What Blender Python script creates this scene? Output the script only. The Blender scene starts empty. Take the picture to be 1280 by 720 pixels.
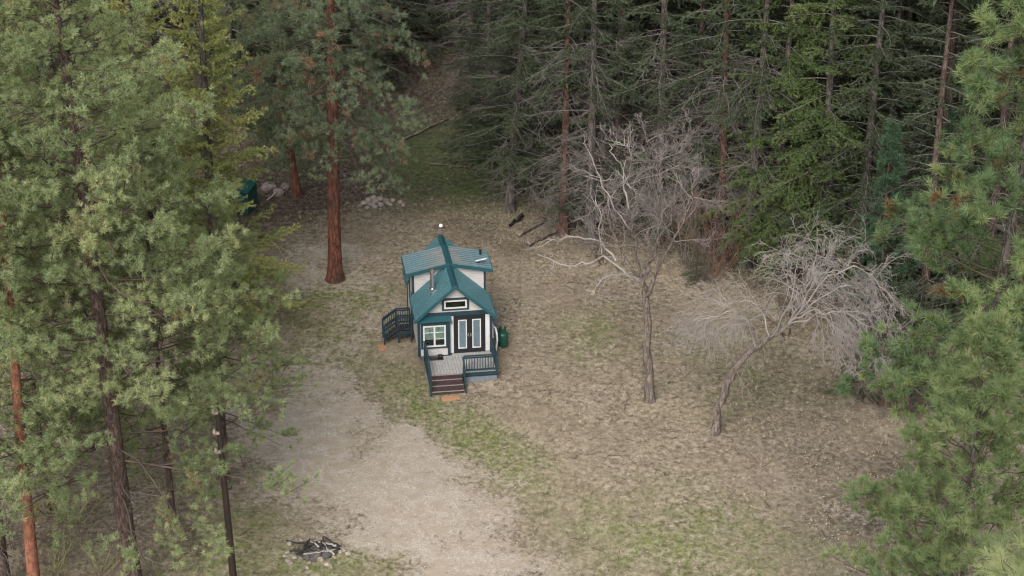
import bpy, math, random
import numpy as np
from mathutils import Vector
PI = math.pi
R = math.radians
random.seed(7)
rng = np.random.default_rng(7)
S = bpy.context.scene
COL = S.collection

# ------------------------------------------------------------------ camera frame
CAM_H, PITCH, FPX = 43.0, R(25.0), 2490.0
cp, sp_ = math.cos(PITCH), math.sin(PITCH)

def softplus(v, k=1.5):
    v = np.asarray(v, float)
    return np.where(v / k > 30, v, k * np.log1p(np.exp(np.clip(v / k, -40, 30))))

def terrain(x, y):
    x = np.asarray(x, float); y = np.asarray(y, float)
    d1 = y - 105.0 + 0.02 * (x + 5) ** 2 * 0.1
    d2 = (x - 19.0) * 0.78 + (y - 84.0) * 0.62
    h = 0.22 * softplus(d1, 2.0) + 0.10 * softplus(d2, 2.0)
    h = h + 0.12 * np.sin(x * 0.21 + 1.0) * np.sin(y * 0.17 + 0.4) + 0.05 * np.sin(x * 0.63 + y * 0.41)
    return h

def tz(x, y):
    return float(terrain(x, y))

def ray(px, py):
    a, b = px - 640.0, 360.0 - py
    d = np.array([a, FPX * cp + b * sp_, -FPX * sp_ + b * cp])
    return d / np.linalg.norm(d)

def at(px, py, dz=0.0):
    """the point of the terrain (plus dz) that stands at a pixel of the 1280x720 photograph"""
    d = ray(px, py)
    t = 30.0
    for _ in range(400):
        p = d * t
        g = CAM_H + p[2] - tz(p[0], p[1]) - dz
        if g < 0.003:
            break
        t += max(0.004, g * 0.6)
    p = d * t
    return Vector((p[0], p[1], tz(p[0], p[1]) + dz))

def px_at(px, py, ydist):
    """the point on a pixel's ray at ground distance ydist"""
    d = ray(px, py)
    t = ydist / d[1]
    return Vector((d[0] * t, ydist, CAM_H + d[2] * t))

# ------------------------------------------------------------------ materials
MATS = {}
def new_mat(name):
    m = bpy.data.materials.new(name); m.use_nodes = True
    nt = m.node_tree; nt.nodes.clear()
    out = nt.nodes.new('ShaderNodeOutputMaterial')
    MATS[name] = m
    return m, nt, out

def N(nt, kind, **kw):
    n = nt.nodes.new(kind)
    for k, v in kw.items():
        if k.startswith('i_'):
            n.inputs[k[2:].replace('_', ' ')].default_value = v
        else:
            setattr(n, k, v)
    return n

def ramp(nt, stops, src=None, interp='LINEAR'):
    n = nt.nodes.new('ShaderNodeValToRGB')
    e = n.color_ramp.elements
    n.color_ramp.interpolation = interp
    while len(e) < len(stops): e.new(0.5)
    for i, (p, c) in enumerate(stops):
        e[i].position = p
        e[i].color = (c[0], c[1], c[2], 1) if hasattr(c, '__len__') else (c, c, c, 1)
    if src is not None: nt.links.new(src, n.inputs[0])
    return n

def noise(nt, scale, detail=4, rough=0.6, vec=None, dist=0.0):
    n = N(nt, 'ShaderNodeTexNoise')
    n.inputs['Scale'].default_value = scale; n.inputs['Detail'].default_value = detail
    n.inputs['Roughness'].default_value = rough; n.inputs['Distortion'].default_value = dist
    if vec is not None: nt.links.new(vec, n.inputs['Vector'])
    return n

def coords(nt, scale=(1, 1, 1), kind='Object'):
    tc = N(nt, 'ShaderNodeTexCoord'); mp = N(nt, 'ShaderNodeMapping')
    mp.inputs['Scale'].default_value = scale
    nt.links.new(tc.outputs[kind], mp.inputs['Vector'])
    return mp.outputs['Vector']

def mix(nt, fac, a, b, blend='MIX'):
    m = N(nt, 'ShaderNodeMix', data_type='RGBA', blend_type=blend)
    for sock, v in ((m.inputs[0], fac), (m.inputs[6], a), (m.inputs[7], b)):
        if hasattr(v, 'is_linked'): nt.links.new(v, sock)
        elif hasattr(v, '__len__'): sock.default_value = (v[0], v[1], v[2], 1)
        else: sock.default_value = v
    return m.outputs[2]

def math_n(nt, op, a, b=None, clamp=False):
    m = N(nt, 'ShaderNodeMath', operation=op, use_clamp=clamp)
    for s, v in ((m.inputs[0], a), (m.inputs[1], b)):
        if v is None: continue
        if hasattr(v, 'is_linked'): nt.links.new(v, s)
        else: s.default_value = v
    return m.outputs[0]

def bsdf(nt, out, color=None, rough=0.8, spec=0.3, metallic=0.0, bump=None, bump_s=0.5, bump_d=0.05):
    b = N(nt, 'ShaderNodeBsdfPrincipled')
    if color is not None:
        if hasattr(color, 'is_linked'): nt.links.new(color, b.inputs['Base Color'])
        else: b.inputs['Base Color'].default_value = (*color, 1)
    if hasattr(rough, 'is_linked'): nt.links.new(rough, b.inputs['Roughness'])
    else: b.inputs['Roughness'].default_value = rough
    b.inputs['Specular IOR Level'].default_value = spec
    b.inputs['Metallic'].default_value = metallic
    if bump is not None:
        bp = N(nt, 'ShaderNodeBump'); bp.inputs['Strength'].default_value = bump_s; bp.inputs['Distance'].default_value = bump_d
        nt.links.new(bump, bp.inputs['Height']); nt.links.new(bp.outputs[0], b.inputs['Normal'])
    nt.links.new(b.outputs[0], out.inputs['Surface'])
    return b

def simple_mat(name, color, rough=0.7, spec=0.3, metallic=0.0, vary=0.25, scale=6.0, bump=0.0, stretch=(1, 1, 1)):
    m, nt, out = new_mat(name)
    v = coords(nt, stretch)
    n = noise(nt, scale, 5, 0.65, v)
    lo = tuple(c * (1 - vary) for c in color); hi = tuple(min(1, c * (1 + vary)) for c in color)
    c = ramp(nt, [(0.3, lo), (0.7, hi)], n.outputs['Fac'])
    bsdf(nt, out, c.outputs[0], rough, spec, metallic, n.outputs['Fac'] if bump else None, bump, 0.03)
    return m

def needle_mat(name, stops, trans=0.46, rough=0.55):
    m, nt, out = new_mat(name)
    a = N(nt, 'ShaderNodeAttribute', attribute_name='tint')
    tc = coords(nt, (1, 1, 1))
    nz = noise(nt, 0.55, 2, 0.5, tc)
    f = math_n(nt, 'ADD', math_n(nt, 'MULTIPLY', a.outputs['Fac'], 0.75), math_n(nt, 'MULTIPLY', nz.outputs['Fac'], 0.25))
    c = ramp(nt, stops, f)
    b = N(nt, 'ShaderNodeBsdfPrincipled'); b.inputs['Roughness'].default_value = rough
    b.inputs['Specular IOR Level'].default_value = 0.35
    nt.links.new(c.outputs[0], b.inputs['Base Color'])
    t = N(nt, 'ShaderNodeBsdfTranslucent')
    tcx = mix(nt, 1.0, c.outputs[0], (1.25, 1.2, 0.6), 'MULTIPLY')
    nt.links.new(tcx, t.inputs['Color'])
    mx = N(nt, 'ShaderNodeMixShader'); mx.inputs[0].default_value = trans
    nt.links.new(b.outputs[0], mx.inputs[1]); nt.links.new(t.outputs[0], mx.inputs[2])
    nt.links.new(mx.outputs[0], out.inputs['Surface'])
    return m

def bark_mat(name, dark, mid, lite, scale=5.0, stretch=(1, 1, 0.28), bump=0.9, patch=None):
    m, nt, out = new_mat(name)
    v = coords(nt, stretch)
    nz = noise(nt, scale * 1.6, 6, 0.7, v, 0.6)
    vo = N(nt, 'ShaderNodeTexVoronoi', feature='DISTANCE_TO_EDGE'); vo.inputs['Scale'].default_value = scale
    nt.links.new(mix(nt, 0.3, v, nz.outputs['Color']), vo.inputs['Vector'])
    crack = ramp(nt, [(0.0, 0.25), (0.10, 1.0)], vo.outputs['Distance'])
    body = ramp(nt, [(0.3, mid), (0.72, lite)], nz.outputs['Fac'])
    c = mix(nt, crack.outputs[0], dark, body.outputs[0])
    if patch is not None:
        pn = noise(nt, 0.9, 3, 0.6, coords(nt, (1, 1, 0.6)))
        pr = ramp(nt, [(0.5, 0.0), (0.62, 1.0)], pn.outputs['Fac'])
        c = mix(nt, pr.outputs[0], c, patch)
    h = math_n(nt, 'ADD', crack.outputs[0], nz.outputs['Fac'])
    bsdf(nt, out, c, 0.9, 0.15, 0, h, bump, 0.03)
    return m

M_pine_near = needle_mat('needles_ponderosa', [(0.0, (0.353, 0.201, 0.124)), (0.10, (0.293, 0.228, 0.124)), (0.2, (0.191, 0.234, 0.124)), (0.5, (0.242, 0.302, 0.162)), (0.72, (0.323, 0.375, 0.201)), (1.0, (0.453, 0.462, 0.263))])
M_pine_young = needle_mat('needles_young_pine', [(0.0, (0.115, 0.167, 0.070)), (0.45, (0.161, 0.222, 0.103)), (0.75, (0.232, 0.286, 0.136)), (1.0, (0.321, 0.345, 0.181))])
M_pine_right = needle_mat('needles_coned_pine', [(0.0, (0.271, 0.114, 0.058)), (0.12, (0.199, 0.114, 0.064)), (0.2, (0.081, 0.133, 0.064)), (0.5, (0.126, 0.191, 0.092)), (0.75, (0.207, 0.276, 0.128)), (1.0, (0.325, 0.381, 0.174))])
M_pine_mid = needle_mat('needles_big_pine', [(0.0, (0.432, 0.210, 0.133)), (0.14, (0.325, 0.189, 0.133)), (0.24, (0.139, 0.174, 0.116)), (0.6, (0.178, 0.230, 0.149)), (1.0, (0.263, 0.300, 0.184))])
M_pine_blue = needle_mat('needles_blue_pine', [(0.0, (0.045, 0.085, 0.05)), (0.5, (0.062, 0.118, 0.068)), (1.0, (0.09, 0.155, 0.09))])
M_fir_yel = needle_mat('needles_yellow_fir', [(0.0, (0.166, 0.200, 0.075)), (0.4, (0.261, 0.297, 0.111)), (0.75, (0.369, 0.382, 0.156)), (1.0, (0.499, 0.449, 0.223))])
M_fir = needle_mat('needles_fir', [(0.0, (0.044, 0.058, 0.036)), (0.5, (0.064, 0.088, 0.048)), (0.8, (0.096, 0.128, 0.066)), (1.0, (0.136, 0.163, 0.082))])
M_fir_light = needle_mat('needles_fir_light', [(0.0, (0.066, 0.094, 0.036)), (0.5, (0.098, 0.144, 0.050)), (1.0, (0.186, 0.218, 0.085))])
M_bark_pond = bark_mat('bark_ponderosa', (0.022, 0.012, 0.010), (0.115, 0.045, 0.030), (0.21, 0.092, 0.062), 7.0, (1, 1, 0.25), 0.9, (0.075, 0.045, 0.036))
M_bark_dark = bark_mat('bark_dark_pine', (0.018, 0.014, 0.012), (0.07, 0.05, 0.042), (0.14, 0.10, 0.085), 9.0)
M_bark_orange = bark_mat('bark_orange', (0.07, 0.028, 0.015), (0.20, 0.082, 0.05), (0.30, 0.14, 0.095), 6.0, (1, 1, 0.4), 0.5, (0.13, 0.065, 0.045))
M_bark_grey = bark_mat('bark_grey', (0.022, 0.018, 0.016), (0.07, 0.06, 0.053), (0.13, 0.114, 0.104), 7.0)
M_bark_red = bark_mat('bark_red_fir', (0.018, 0.012, 0.01), (0.07, 0.040, 0.031), (0.13, 0.075, 0.06), 7.0)
M_twig_grey = simple_mat('dead_twigs', (0.14, 0.127, 0.116), 0.9, 0.1, vary=0.45, scale=1.2)
M_twig_brown = simple_mat('brown_twigs', (0.075, 0.058, 0.047), 0.9, 0.1, vary=0.4, scale=1.5)
M_bare_pink = simple_mat('bare_pinkish_twigs', (0.17, 0.147, 0.137), 0.85, 0.15, vary=0.4, scale=1.6)
M_bare_white = simple_mat('bleached_wood', (0.26, 0.238, 0.218), 0.85, 0.15, vary=0.3, scale=2.5)
M_bare_silver = simple_mat('silver_twigs', (0.25, 0.225, 0.208), 0.85, 0.15, vary=0.35, scale=1.6)
M_bark_bare = bark_mat('bark_bare_tree', (0.02, 0.015, 0.012), (0.085, 0.066, 0.055), (0.25, 0.21, 0.185), 8.0, (1, 1, 0.22), 0.8, None)
M_shrub_red = simple_mat('reddish_shrub_twigs', (0.16, 0.095, 0.075), 0.9, 0.1, vary=0.4, scale=2.0)

# ------------------------------------------------------------------ mesh helpers
def mesh_arrays(name, V, faces, mats, tint=None, smooth=True):
    """V (n,3); faces: list of (array (f,k), material index)"""
    me = bpy.data.meshes.new(name)
    V = np.ascontiguousarray(V, np.float32)
    me.vertices.add(len(V)); me.vertices.foreach_set('co', V.ravel())
    loops = np.concatenate([f.ravel() for f, _ in faces]).astype(np.int32)
    sizes = np.concatenate([np.full(len(f), f.shape[1]) for f, _ in faces]).astype(np.int32)
    mi = np.concatenate([np.full(len(f), m) for f, m in faces]).astype(np.int32)
    starts = np.concatenate([[0], np.cumsum(sizes)[:-1]]).astype(np.int32)
    me.loops.add(len(loops)); me.loops.foreach_set('vertex_index', loops)
    me.polygons.add(len(sizes)); me.polygons.foreach_set('loop_start', starts)
    try: me.polygons.foreach_set('loop_total', sizes)
    except Exception: pass
    me.polygons.foreach_set('material_index', mi)
    me.polygons.foreach_set('use_smooth', np.full(len(sizes), smooth))
    if tint is not None:
        a = me.attributes.new('tint', 'FLOAT', 'POINT'); a.data.foreach_set('value', np.asarray(tint, np.float32))
    for m in mats: me.materials.append(m)
    me.update(calc_edges=True); me.validate()
    return me

class Tubes:
    def __init__(self): self.g = {}
    def add(self, pts, r0, r1, sides=4, radii=None):
        n = len(pts)
        rr = np.linspace(r0, r1, n) if radii is None else np.asarray(radii, float)
        self.g.setdefault((n, sides), []).append((np.asarray(pts, float), rr))
    def arrays(self):
        Vs, Fs, off = [], [], 0
        for (n, k), L in self.g.items():
            P = np.stack([a for a, _ in L]); Rr = np.stack([b for _, b in L]); M = len(L)
            T = np.gradient(P, axis=1); T /= (np.linalg.norm(T, axis=2, keepdims=True) + 1e-9)
            mean = P[:, -1] - P[:, 0]; mean /= (np.linalg.norm(mean, axis=1, keepdims=True) + 1e-9)
            ref = np.where((np.abs(mean[:, 2]) > 0.8)[:, None], np.array([[1.0, 0.1, 0]]), np.array([[0, 0, 1.0]]))[:, None, :]
            A = np.cross(T, np.broadcast_to(ref, T.shape)); A /= (np.linalg.norm(A, axis=2, keepdims=True) + 1e-9)
            B = np.cross(T, A)
            th = np.arange(k) * 2 * PI / k
            ring = P[:, :, None, :] + Rr[:, :, None, None] * (np.cos(th)[None, None, :, None] * A[:, :, None, :] + np.sin(th)[None, None, :, None] * B[:, :, None, :])
            Vs.append(ring.reshape(-1, 3))
            base = off + (np.arange(M) * n * k)[:, None, None] + (np.arange(n - 1) * k)[None, :, None]
            j = np.arange(k)[None, None, :]; j2 = (np.arange(k) + 1)[None, None, :] % k
            F = np.stack(np.broadcast_arrays(base + j, base + j2, base + k + j2, base + k + j), axis=-1).reshape(-1, 4)
            Fs.append(F); off += M * n * k
        if not Vs: return np.zeros((0, 3)), np.zeros((0, 4), int)
        return np.concatenate(Vs), np.concatenate(Fs)
    def build(self, name, mat):
        V, F = self.arrays()
        return mesh_arrays(name, V, [(F, 0)], [mat])

def unit(v):
    return v / (np.linalg.norm(v, axis=-1, keepdims=True) + 1e-9)

def blades(P, D, K, length, width, amin, amax, g, shift=0.0, tint=None, upbias=0.0):
    """K narrow triangles round each direction D at P; returns verts, faces, tint"""
    n = len(P)
    P = np.repeat(P, K, 0); D = np.repeat(unit(D), K, 0)
    r = g.normal(size=P.shape); perp = unit(r - (r * D).sum(1, keepdims=True) * D)
    ang = g.uniform(amin, amax, len(P))[:, None]
    d = D * np.cos(ang) + perp * np.sin(ang)
    d[:, 2] += upbias; d = unit(d)
    L = (length * g.uniform(0.7, 1.25, len(P)))[:, None]
    r2 = g.normal(size=P.shape); w = unit(np.cross(d, r2)) * (width * 0.5)
    base = P + D * (g.uniform(-shift, 0.1 * shift, len(P)))[:, None]
    V = np.stack([base - w, base + w, base + d * L], 1).reshape(-1, 3)
    F = np.arange(len(V)).reshape(-1, 3)
    t = np.repeat(tint, K) if tint is not None else np.zeros(len(P))
    t = np.clip(t + g.normal(0, 0.05, len(t)), 0, 1)
    return V, F, np.repeat(t, 3)

def link(o, parent=None):
    COL.objects.link(o)
    if parent is not None: o.parent = parent
    return o

def obj(name, me, parent=None, loc=None, rotz=0.0):
    o = bpy.data.objects.new(name, me)
    if loc is not None: o.location = loc
    if rotz: o.rotation_euler = (0, 0, rotz)
    return link(o, parent)

def tag(o, label=None, cat=None, group=None, kind=None):
    if label: o['label'] = label
    if cat: o['category'] = cat
    if group: o['group'] = group
    if kind: o['kind'] = kind
    return o

def thing(name, label, cat, loc=(0, 0, 0), rotz=0.0, group=None):
    o = bpy.data.objects.new(name, None); o.location = loc; o.rotation_euler = (0, 0, rotz)
    o.empty_display_size = 0.3
    link(o); return tag(o, label, cat, group)

# ------------------------------------------------------------------ tree generators
def trunk_poly(H, r, lean=(0, 0), wob=0.12, n=14, g=rng, bend=None):
    t = np.linspace(0, 1, n)
    x = lean[0] * t + wob * np.sin(t * 5 + g.uniform(0, 6)) * t
    y = lean[1] * t + wob * np.sin(t * 4 + g.uniform(0, 6)) * t
    z = t * H - 0.15
    rad = r * (1 - 0.9 * t ** 1.1) ; rad[0] *= 1.35; rad[1] *= 1.02
    return np.stack([x, y, z], 1), rad

def flare(P, rad):
    """the trunk with a widening foot"""
    d = P[1] - P[0]; L = np.linalg.norm(d)
    f = [0.2 / L, 0.45 / L, 0.9 / L]
    Q = np.concatenate([P[:1], [P[0] + d * k for k in f], P[1:]])
    r = rad[1] * 1.04
    return Q, np.concatenate([[r * 1.75, r * 1.42, r * 1.2, r * 1.08], rad[1:]])

def interp_poly(P, f):
    """position along a trunk polyline by fraction"""
    n = len(P) - 1; i = min(int(f * n), n - 1); u = f * n - i
    return P[i] * (1 - u) + P[i + 1] * u

def bend_line(p, d, L, g, n=5, up=0.0, jit=0.12):
    pts = [p]; q = np.array(p, float); dd = np.array(d, float)
    for i in range(n - 1):
        dd = dd + g.normal(0, jit, 3) + np.array([0, 0, up]); dd /= np.linalg.norm(dd)
        q = q + dd * L / (n - 1); pts.append(q)
    return np.array(pts), dd

def make_pine(seed, H, r, crown0, rad, n_limbs, mat_n, mat_b, lean=(0, 0), tuft=0.17, K=30, nw=0.013, shape='round',
              see_z=24.0, dead=14, droop=0.0, sec=7, brown=0.05, thin=(0, 1), tint_mid=0.5, limb_elev=(-0.15, 0.45), mat_limb=None, dead_z0=2.0):
    """returns meshes: trunk, crown (limbs and needle tufts), dead branches"""
    g = np.random.default_rng(seed)
    TP, TR = trunk_poly(H, r, lean, 0.15, 16, g)
    tr = Tubes(); FP, FR = flare(TP, TR); tr.add(FP, 0, 0, 10, FR)
    tb = Tubes(); TPos, TDir, TT = [], [], []
    for i in range(n_limbs):
        f = (i + g.uniform(0.1, 0.9)) / n_limbs
        zf = crown0 / H + (0.985 - crown0 / H) * f ** 0.9
        p = interp_poly(TP, zf); z = zf * H
        if z < thin[0] and g.random() > thin[1]: continue
        if shape == 'round': prof = (0.55 + 0.6 * math.sin(min(1, f * 1.25 + 0.25) * PI * 0.9)) * (1 - f ** 3) + 0.08
        elif shape == 'cone': prof = (1 - f) ** 0.85 + 0.05
        else: prof = (0.75 + 0.25 * math.sin(f * 9)) * (1 - f ** 4) + 0.1
        L = rad * prof * g.uniform(0.6, 1.15)
        az = i * 2.39996 + g.normal(0, 0.4)
        el = limb_elev[0] + (limb_elev[1] - limb_elev[0]) * f + g.normal(0, 0.12)
        d = np.array([math.cos(az) * math.cos(el), math.sin(az) * math.cos(el), math.sin(el)])
        pts, de = bend_line(p, d, L, g, 7, 0.05 - droop * (1 - f), 0.14)
        br = 0.010 + 0.0065 * L
        tb.add(pts, br, 0.007, 4)
        full = z < see_z
        ns = max(3, int(sec * (L / rad) ** 0.7 * (1.0 if full else 0.45)))
        limb_t = tint_mid + g.normal(0, 0.19)
        for k in range(ns + 1):
            u = 1.0 if k == ns else g.uniform(0.2, 1.0) ** 0.8
            q = interp_poly(pts, min(u, 0.999)); dm = unit(pts[-1] - pts[0])
            side = unit(np.cross(dm, np.array([0, 0, 1.0]))) * (1 if k % 2 else -1)
            dd = unit(dm * 0.75 + side * g.uniform(0.35, 1.0) + np.array([0, 0, g.uniform(-0.15, 0.5)])) if k < ns else de
            l2 = (0.32 * L * (1.15 - u * 0.75) * g.uniform(0.6, 1.2) + 0.15) if k < ns else 0.25
            sp, se = bend_line(q, dd, l2, g, 4, 0.1, 0.14)
            tb.add(sp, 0.011, 0.005, 3)
            dead_tw = g.random() < brown
            nt_ = max(2, int(l2 / (0.16 * tuft / 0.17)) + 1) if full else 2
            for j in range(nt_ + 1):
                v = 0.25 + 0.75 * (j + 0.5) / (nt_ + 0.5) if j < nt_ else 0.999
                b = interp_poly(sp, min(v, 0.999))
                if j < nt_:
                    sd = unit(g.normal(size=3) + unit(sp[-1] - sp[0]) * 0.7 + np.array([0, 0, 0.5]))
                    e = b + sd * g.uniform(0.08, 0.3) * (tuft / 0.17)
                    if full: tb.add(np.array([b, (b + e) / 2 + g.normal(0, 0.012, 3), e]), 0.006, 0.004, 3)
                else:
                    sd = se; e = b
                TPos.append(e); TDir.append(unit(sd + np.array([0, 0, 0.35])))
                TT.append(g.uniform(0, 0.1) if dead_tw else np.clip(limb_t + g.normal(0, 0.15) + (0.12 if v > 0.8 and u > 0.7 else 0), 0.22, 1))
    if True:  # leader
        TPos.append(TP[-1]); TDir.append(np.array([0, 0, 1.0])); TT.append(0.7)
    TPos = np.array(TPos); TDir = np.array(TDir); TT = np.array(TT)
    low = TPos[:, 2] < see_z
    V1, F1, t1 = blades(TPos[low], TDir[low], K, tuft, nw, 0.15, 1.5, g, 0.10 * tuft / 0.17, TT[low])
    parts = [(V1, F1, t1)]
    if (~low).any():
        parts.append(blades(TPos[~low], TDir[~low], max(5, K // 4), tuft * 1.5, nw * 4, 0.2, 1.5, g, 0.1, TT[~low]))
    LV, LF = tb.arrays()
    Vc, Fc, Tc, off = [LV], [(LF, 1)], [np.zeros(len(LV))], len(LV)
    for V_, F_, t_ in parts:
        Vc.append(V_); Fc.append((F_ + off, 0)); Tc.append(t_); off += len(V_)
    crown = mesh_arrays('crown', np.concatenate(Vc), Fc, [mat_n, mat_limb or mat_b], np.concatenate(Tc))
    dd_ = Tubes()
    for i in range(dead):
        z = g.uniform(dead_z0, crown0 + 1.5); p = interp_poly(TP, z / H)
        dead_branch(dd_, p, g.uniform(0, 2 * PI), g.uniform(0.5, 2.2), g, 0.02, g.uniform(-0.3, 0.3), 5)
    dead_me = dd_.build('dead_branches', M_twig_grey) if dead else None
    return tr.build('trunk', mat_b), crown, dead_me

def dead_branch(tb, p, az, L, g, r0, el, ntw, droop=-0.04):
    d = np.array([math.cos(az) * math.cos(el), math.sin(az) * math.cos(el), math.sin(el)])
    pts, de = bend_line(p, d, L, g, 7, droop, 0.10)
    tb.add(pts, r0, 0.005, 4)
    dm = unit(pts[-1] - pts[0])
    side = unit(np.cross(dm, np.array([0, 0, 1.0])))
    for k in range(ntw):
        u = g.uniform(0.2, 0.99); q = interp_poly(pts, u)
        s = 1 if k % 2 else -1
        dd = unit(dm * g.uniform(0.3, 0.9) + side * s * g.uniform(0.4, 1) + np.array([0, 0, g.uniform(-0.6, 0.35)]))
        l2 = L * g.uniform(0.15, 0.4)
        sp, se = bend_line(q, dd, l2, g, 4, -0.03, 0.2)
        tb.add(sp, 0.009, 0.004, 3)
        for j in range(2):
            q2 = interp_poly(sp, g.uniform(0.3, 0.95))
            s3, _ = bend_line(q2, unit(dd + g.normal(0, 0.7, 3)), l2 * 0.45, g, 3, -0.03, 0.2)
            tb.add(s3, 0.006, 0.003, 3)

def make_fir(seed, H, r, green0, dead_range, n_dead, n_boughs, rad, mat_n, mat_b, see_z=15.0, droop=0.06, lean=(0, 0), bl=0.12, bw=0.036, twig_step=0.16, elev=0.15, dead_L=(1.2, 3.4), gap=None):
    g = np.random.default_rng(seed)
    TP, TR = trunk_poly(H, r, lean, 0.18, 16, g)
    tr = Tubes(); FP, FR = flare(TP, TR); tr.add(FP, 0, 0, 9, FR)
    dt = Tubes()
    for i in range(n_dead):
        z = g.uniform(*dead_range); p = interp_poly(TP, z / H)
        dead_branch(dt, p, i * 2.4 + g.normal(0, 0.5), g.uniform(*dead_L), g, 0.022, g.uniform(-0.25, 0.35), int(g.integers(8, 14)), -0.10)
    tb = Tubes(); P, D, T = [], [], []; P2, D2, T2 = [], [], []
    for i in range(n_boughs):
        f = (i + g.uniform(0, 1)) / n_boughs
        z = green0 + (H * 0.99 - green0) * f ** 1.25
        p = interp_poly(TP, z / H)
        L = rad * ((1 - f) ** 0.8 * 0.95 + 0.06) * g.uniform(0.65, 1.15)
        az = i * 2.39996 + g.normal(0, 0.4)
        if gap and gap[0] < z < gap[1] and math.cos(az - gap[2]) > 0: continue
        el = elev * (0.3 + f * 2) + g.normal(0, 0.12)
        d = np.array([math.cos(az) * math.cos(el), math.sin(az) * math.cos(el), math.sin(el)])
        pts, de = bend_line(p, d, L, g, 7, -droop, 0.06)
        tb.add(pts, 0.012 + 0.007 * L, 0.006, 3)
        dm = unit(pts[-1] - pts[0]); side = unit(np.cross(dm, np.array([0, 0, 1.0])))
        bt = np.clip(0.45 + g.normal(0, 0.16), 0.05, 0.9)
        if z > see_z:
            m = 15
            for k in range(m):
                u = g.uniform(0.15, 1); P2.append(interp_poly(pts, min(u, .999))); T2.append(bt)
                D2.append(unit(dm + side * g.choice([-1, 1]) * 0.8 + np.array([0, 0, -0.3])))
            continue
        nk = max(4, int(L * 0.8 / twig_step))
        for k in range(nk):
            u = 0.2 + 0.8 * k / nk; q = interp_poly(pts, min(u, 0.999))
            s = 1 if k % 2 else -1
            dd = unit(dm * g.uniform(0.5, 1.0) + side * s * g.uniform(0.5, 1.0) + np.array([0, 0, g.uniform(-0.45, 0.1)]))
            l2 = (0.34 * L * (1.08 - u) + 0.14) * g.uniform(0.6, 1.2)
            sp, se = bend_line(q, dd, l2, g, 4, -0.06, 0.1)
            tb.add(sp, 0.007, 0.003, 3)
            m = max(3, int(l2 / 0.075))
            for j in range(m):
                v = (j + 0.6) / m
                P.append(interp_poly(sp, min(v, .999))); D.append(unit(sp[-1] - sp[0]))
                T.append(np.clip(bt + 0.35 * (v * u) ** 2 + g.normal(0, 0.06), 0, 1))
                if g.random() < 0.35 and l2 > 0.25:
                    e = unit(dd + g.normal(0, 0.6, 3) + np.array([0, 0, -0.2])) * g.uniform(0.06, 0.22)
                    P.append(P[-1] + e); D.append(unit(e)); T.append(T[-1])
    LV, LF = tb.arrays()
    Vc, Fc, Tc, off = [LV], [(LF, 1)], [np.zeros(len(LV))], len(LV)
    if P:
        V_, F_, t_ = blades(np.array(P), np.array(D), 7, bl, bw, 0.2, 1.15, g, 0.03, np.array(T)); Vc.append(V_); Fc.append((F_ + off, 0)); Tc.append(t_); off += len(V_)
    if P2:
        V_, F_, t_ = blades(np.array(P2), np.array(D2), 6, 0.85, 0.36, 0.1, 0.9, g, 0.1, np.array(T2)); Vc.append(V_); Fc.append((F_ + off, 0)); Tc.append(t_); off += len(V_)
    crown = mesh_arrays('crown', np.concatenate(Vc), Fc, [mat_n, M_twig_grey], np.concatenate(Tc))
    dead_me = dt.build('dead_branches', M_twig_grey) if n_dead else None
    return tr.build('trunk', mat_b), crown, dead_me

def place_tree(name, meshes, loc, label, cat='tree', rotz=0.0, scale=1.0, group=None, tilt=(0, 0)):
    t = thing(name, label, cat, loc, rotz, group)
    t.scale = (scale,) * 3; t.rotation_euler = (tilt[0], tilt[1], rotz)
    for nm, me in zip(('trunk', 'crown', 'dead_branches'), meshes):
        if me is not None: obj(nm, me, t)
    return t

def grow(tb, p, d, L, r, depth, g, up=0.02, jit=0.2, nch=(3, 5), spread=0.8, dec=0.62, sides=4, tstart=0.3):
    pts, de = bend_line(p, d, L, g, 5, up, jit)
    tb.add(pts, r, max(0.0055, r * 0.45), sides if depth > 1 else 3)
    if depth == 0: return
    k = int(g.integers(nch[0], nch[1] + 1))
    for i in range(k):
        u = tstart + (1 - tstart) * (i + g.uniform(0.2, 1)) / k
        q = interp_poly(pts, min(u, .999)); loc = unit(pts[-1] - pts[0])
        rr = g.normal(size=3); perp = unit(rr - (rr @ loc) * loc)
        dd = unit(loc + perp * spread * g.uniform(0.6, 1.3))
        grow(tb, q, dd, L * dec * g.uniform(0.7, 1.2), max(0.0065, r * 0.55), depth - 1, g, up, jit, nch, spread, dec, sides, tstart)

# ------------------------------------------------------------------ ground
CORNERS = {}
def poly_mask(X, Y, pix, soft):
    """smooth mask of a ground patch given by its corners as seen in the photograph"""
    key = tuple(pix)
    if key not in CORNERS: CORNERS[key] = np.array([at(*p)[:2] for p in pix])
    pts = CORNERS[key]
    inside = np.zeros(X.shape, bool); dist = np.full(X.shape, 1e9)
    n = len(pts)
    for i in range(n):
        x0, y0 = pts[i]; x1, y1 = pts[(i + 1) % n]
        c = ((y0 > Y) != (y1 > Y)) & (X < (x1 - x0) * (Y - y0) / (y1 - y0 + 1e-12) + x0)
        inside ^= c
        dx, dy = x1 - x0, y1 - y0
        t = np.clip(((X - x0) * dx + (Y - y0) * dy) / (dx * dx + dy * dy + 1e-12), 0, 1)
        dist = np.minimum(dist, np.hypot(X - x0 - t * dx, Y - y0 - t * dy))
    sd = np.where(inside, dist, -dist)
    return np.clip(0.5 + sd / (2 * soft), 0, 1)

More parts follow.
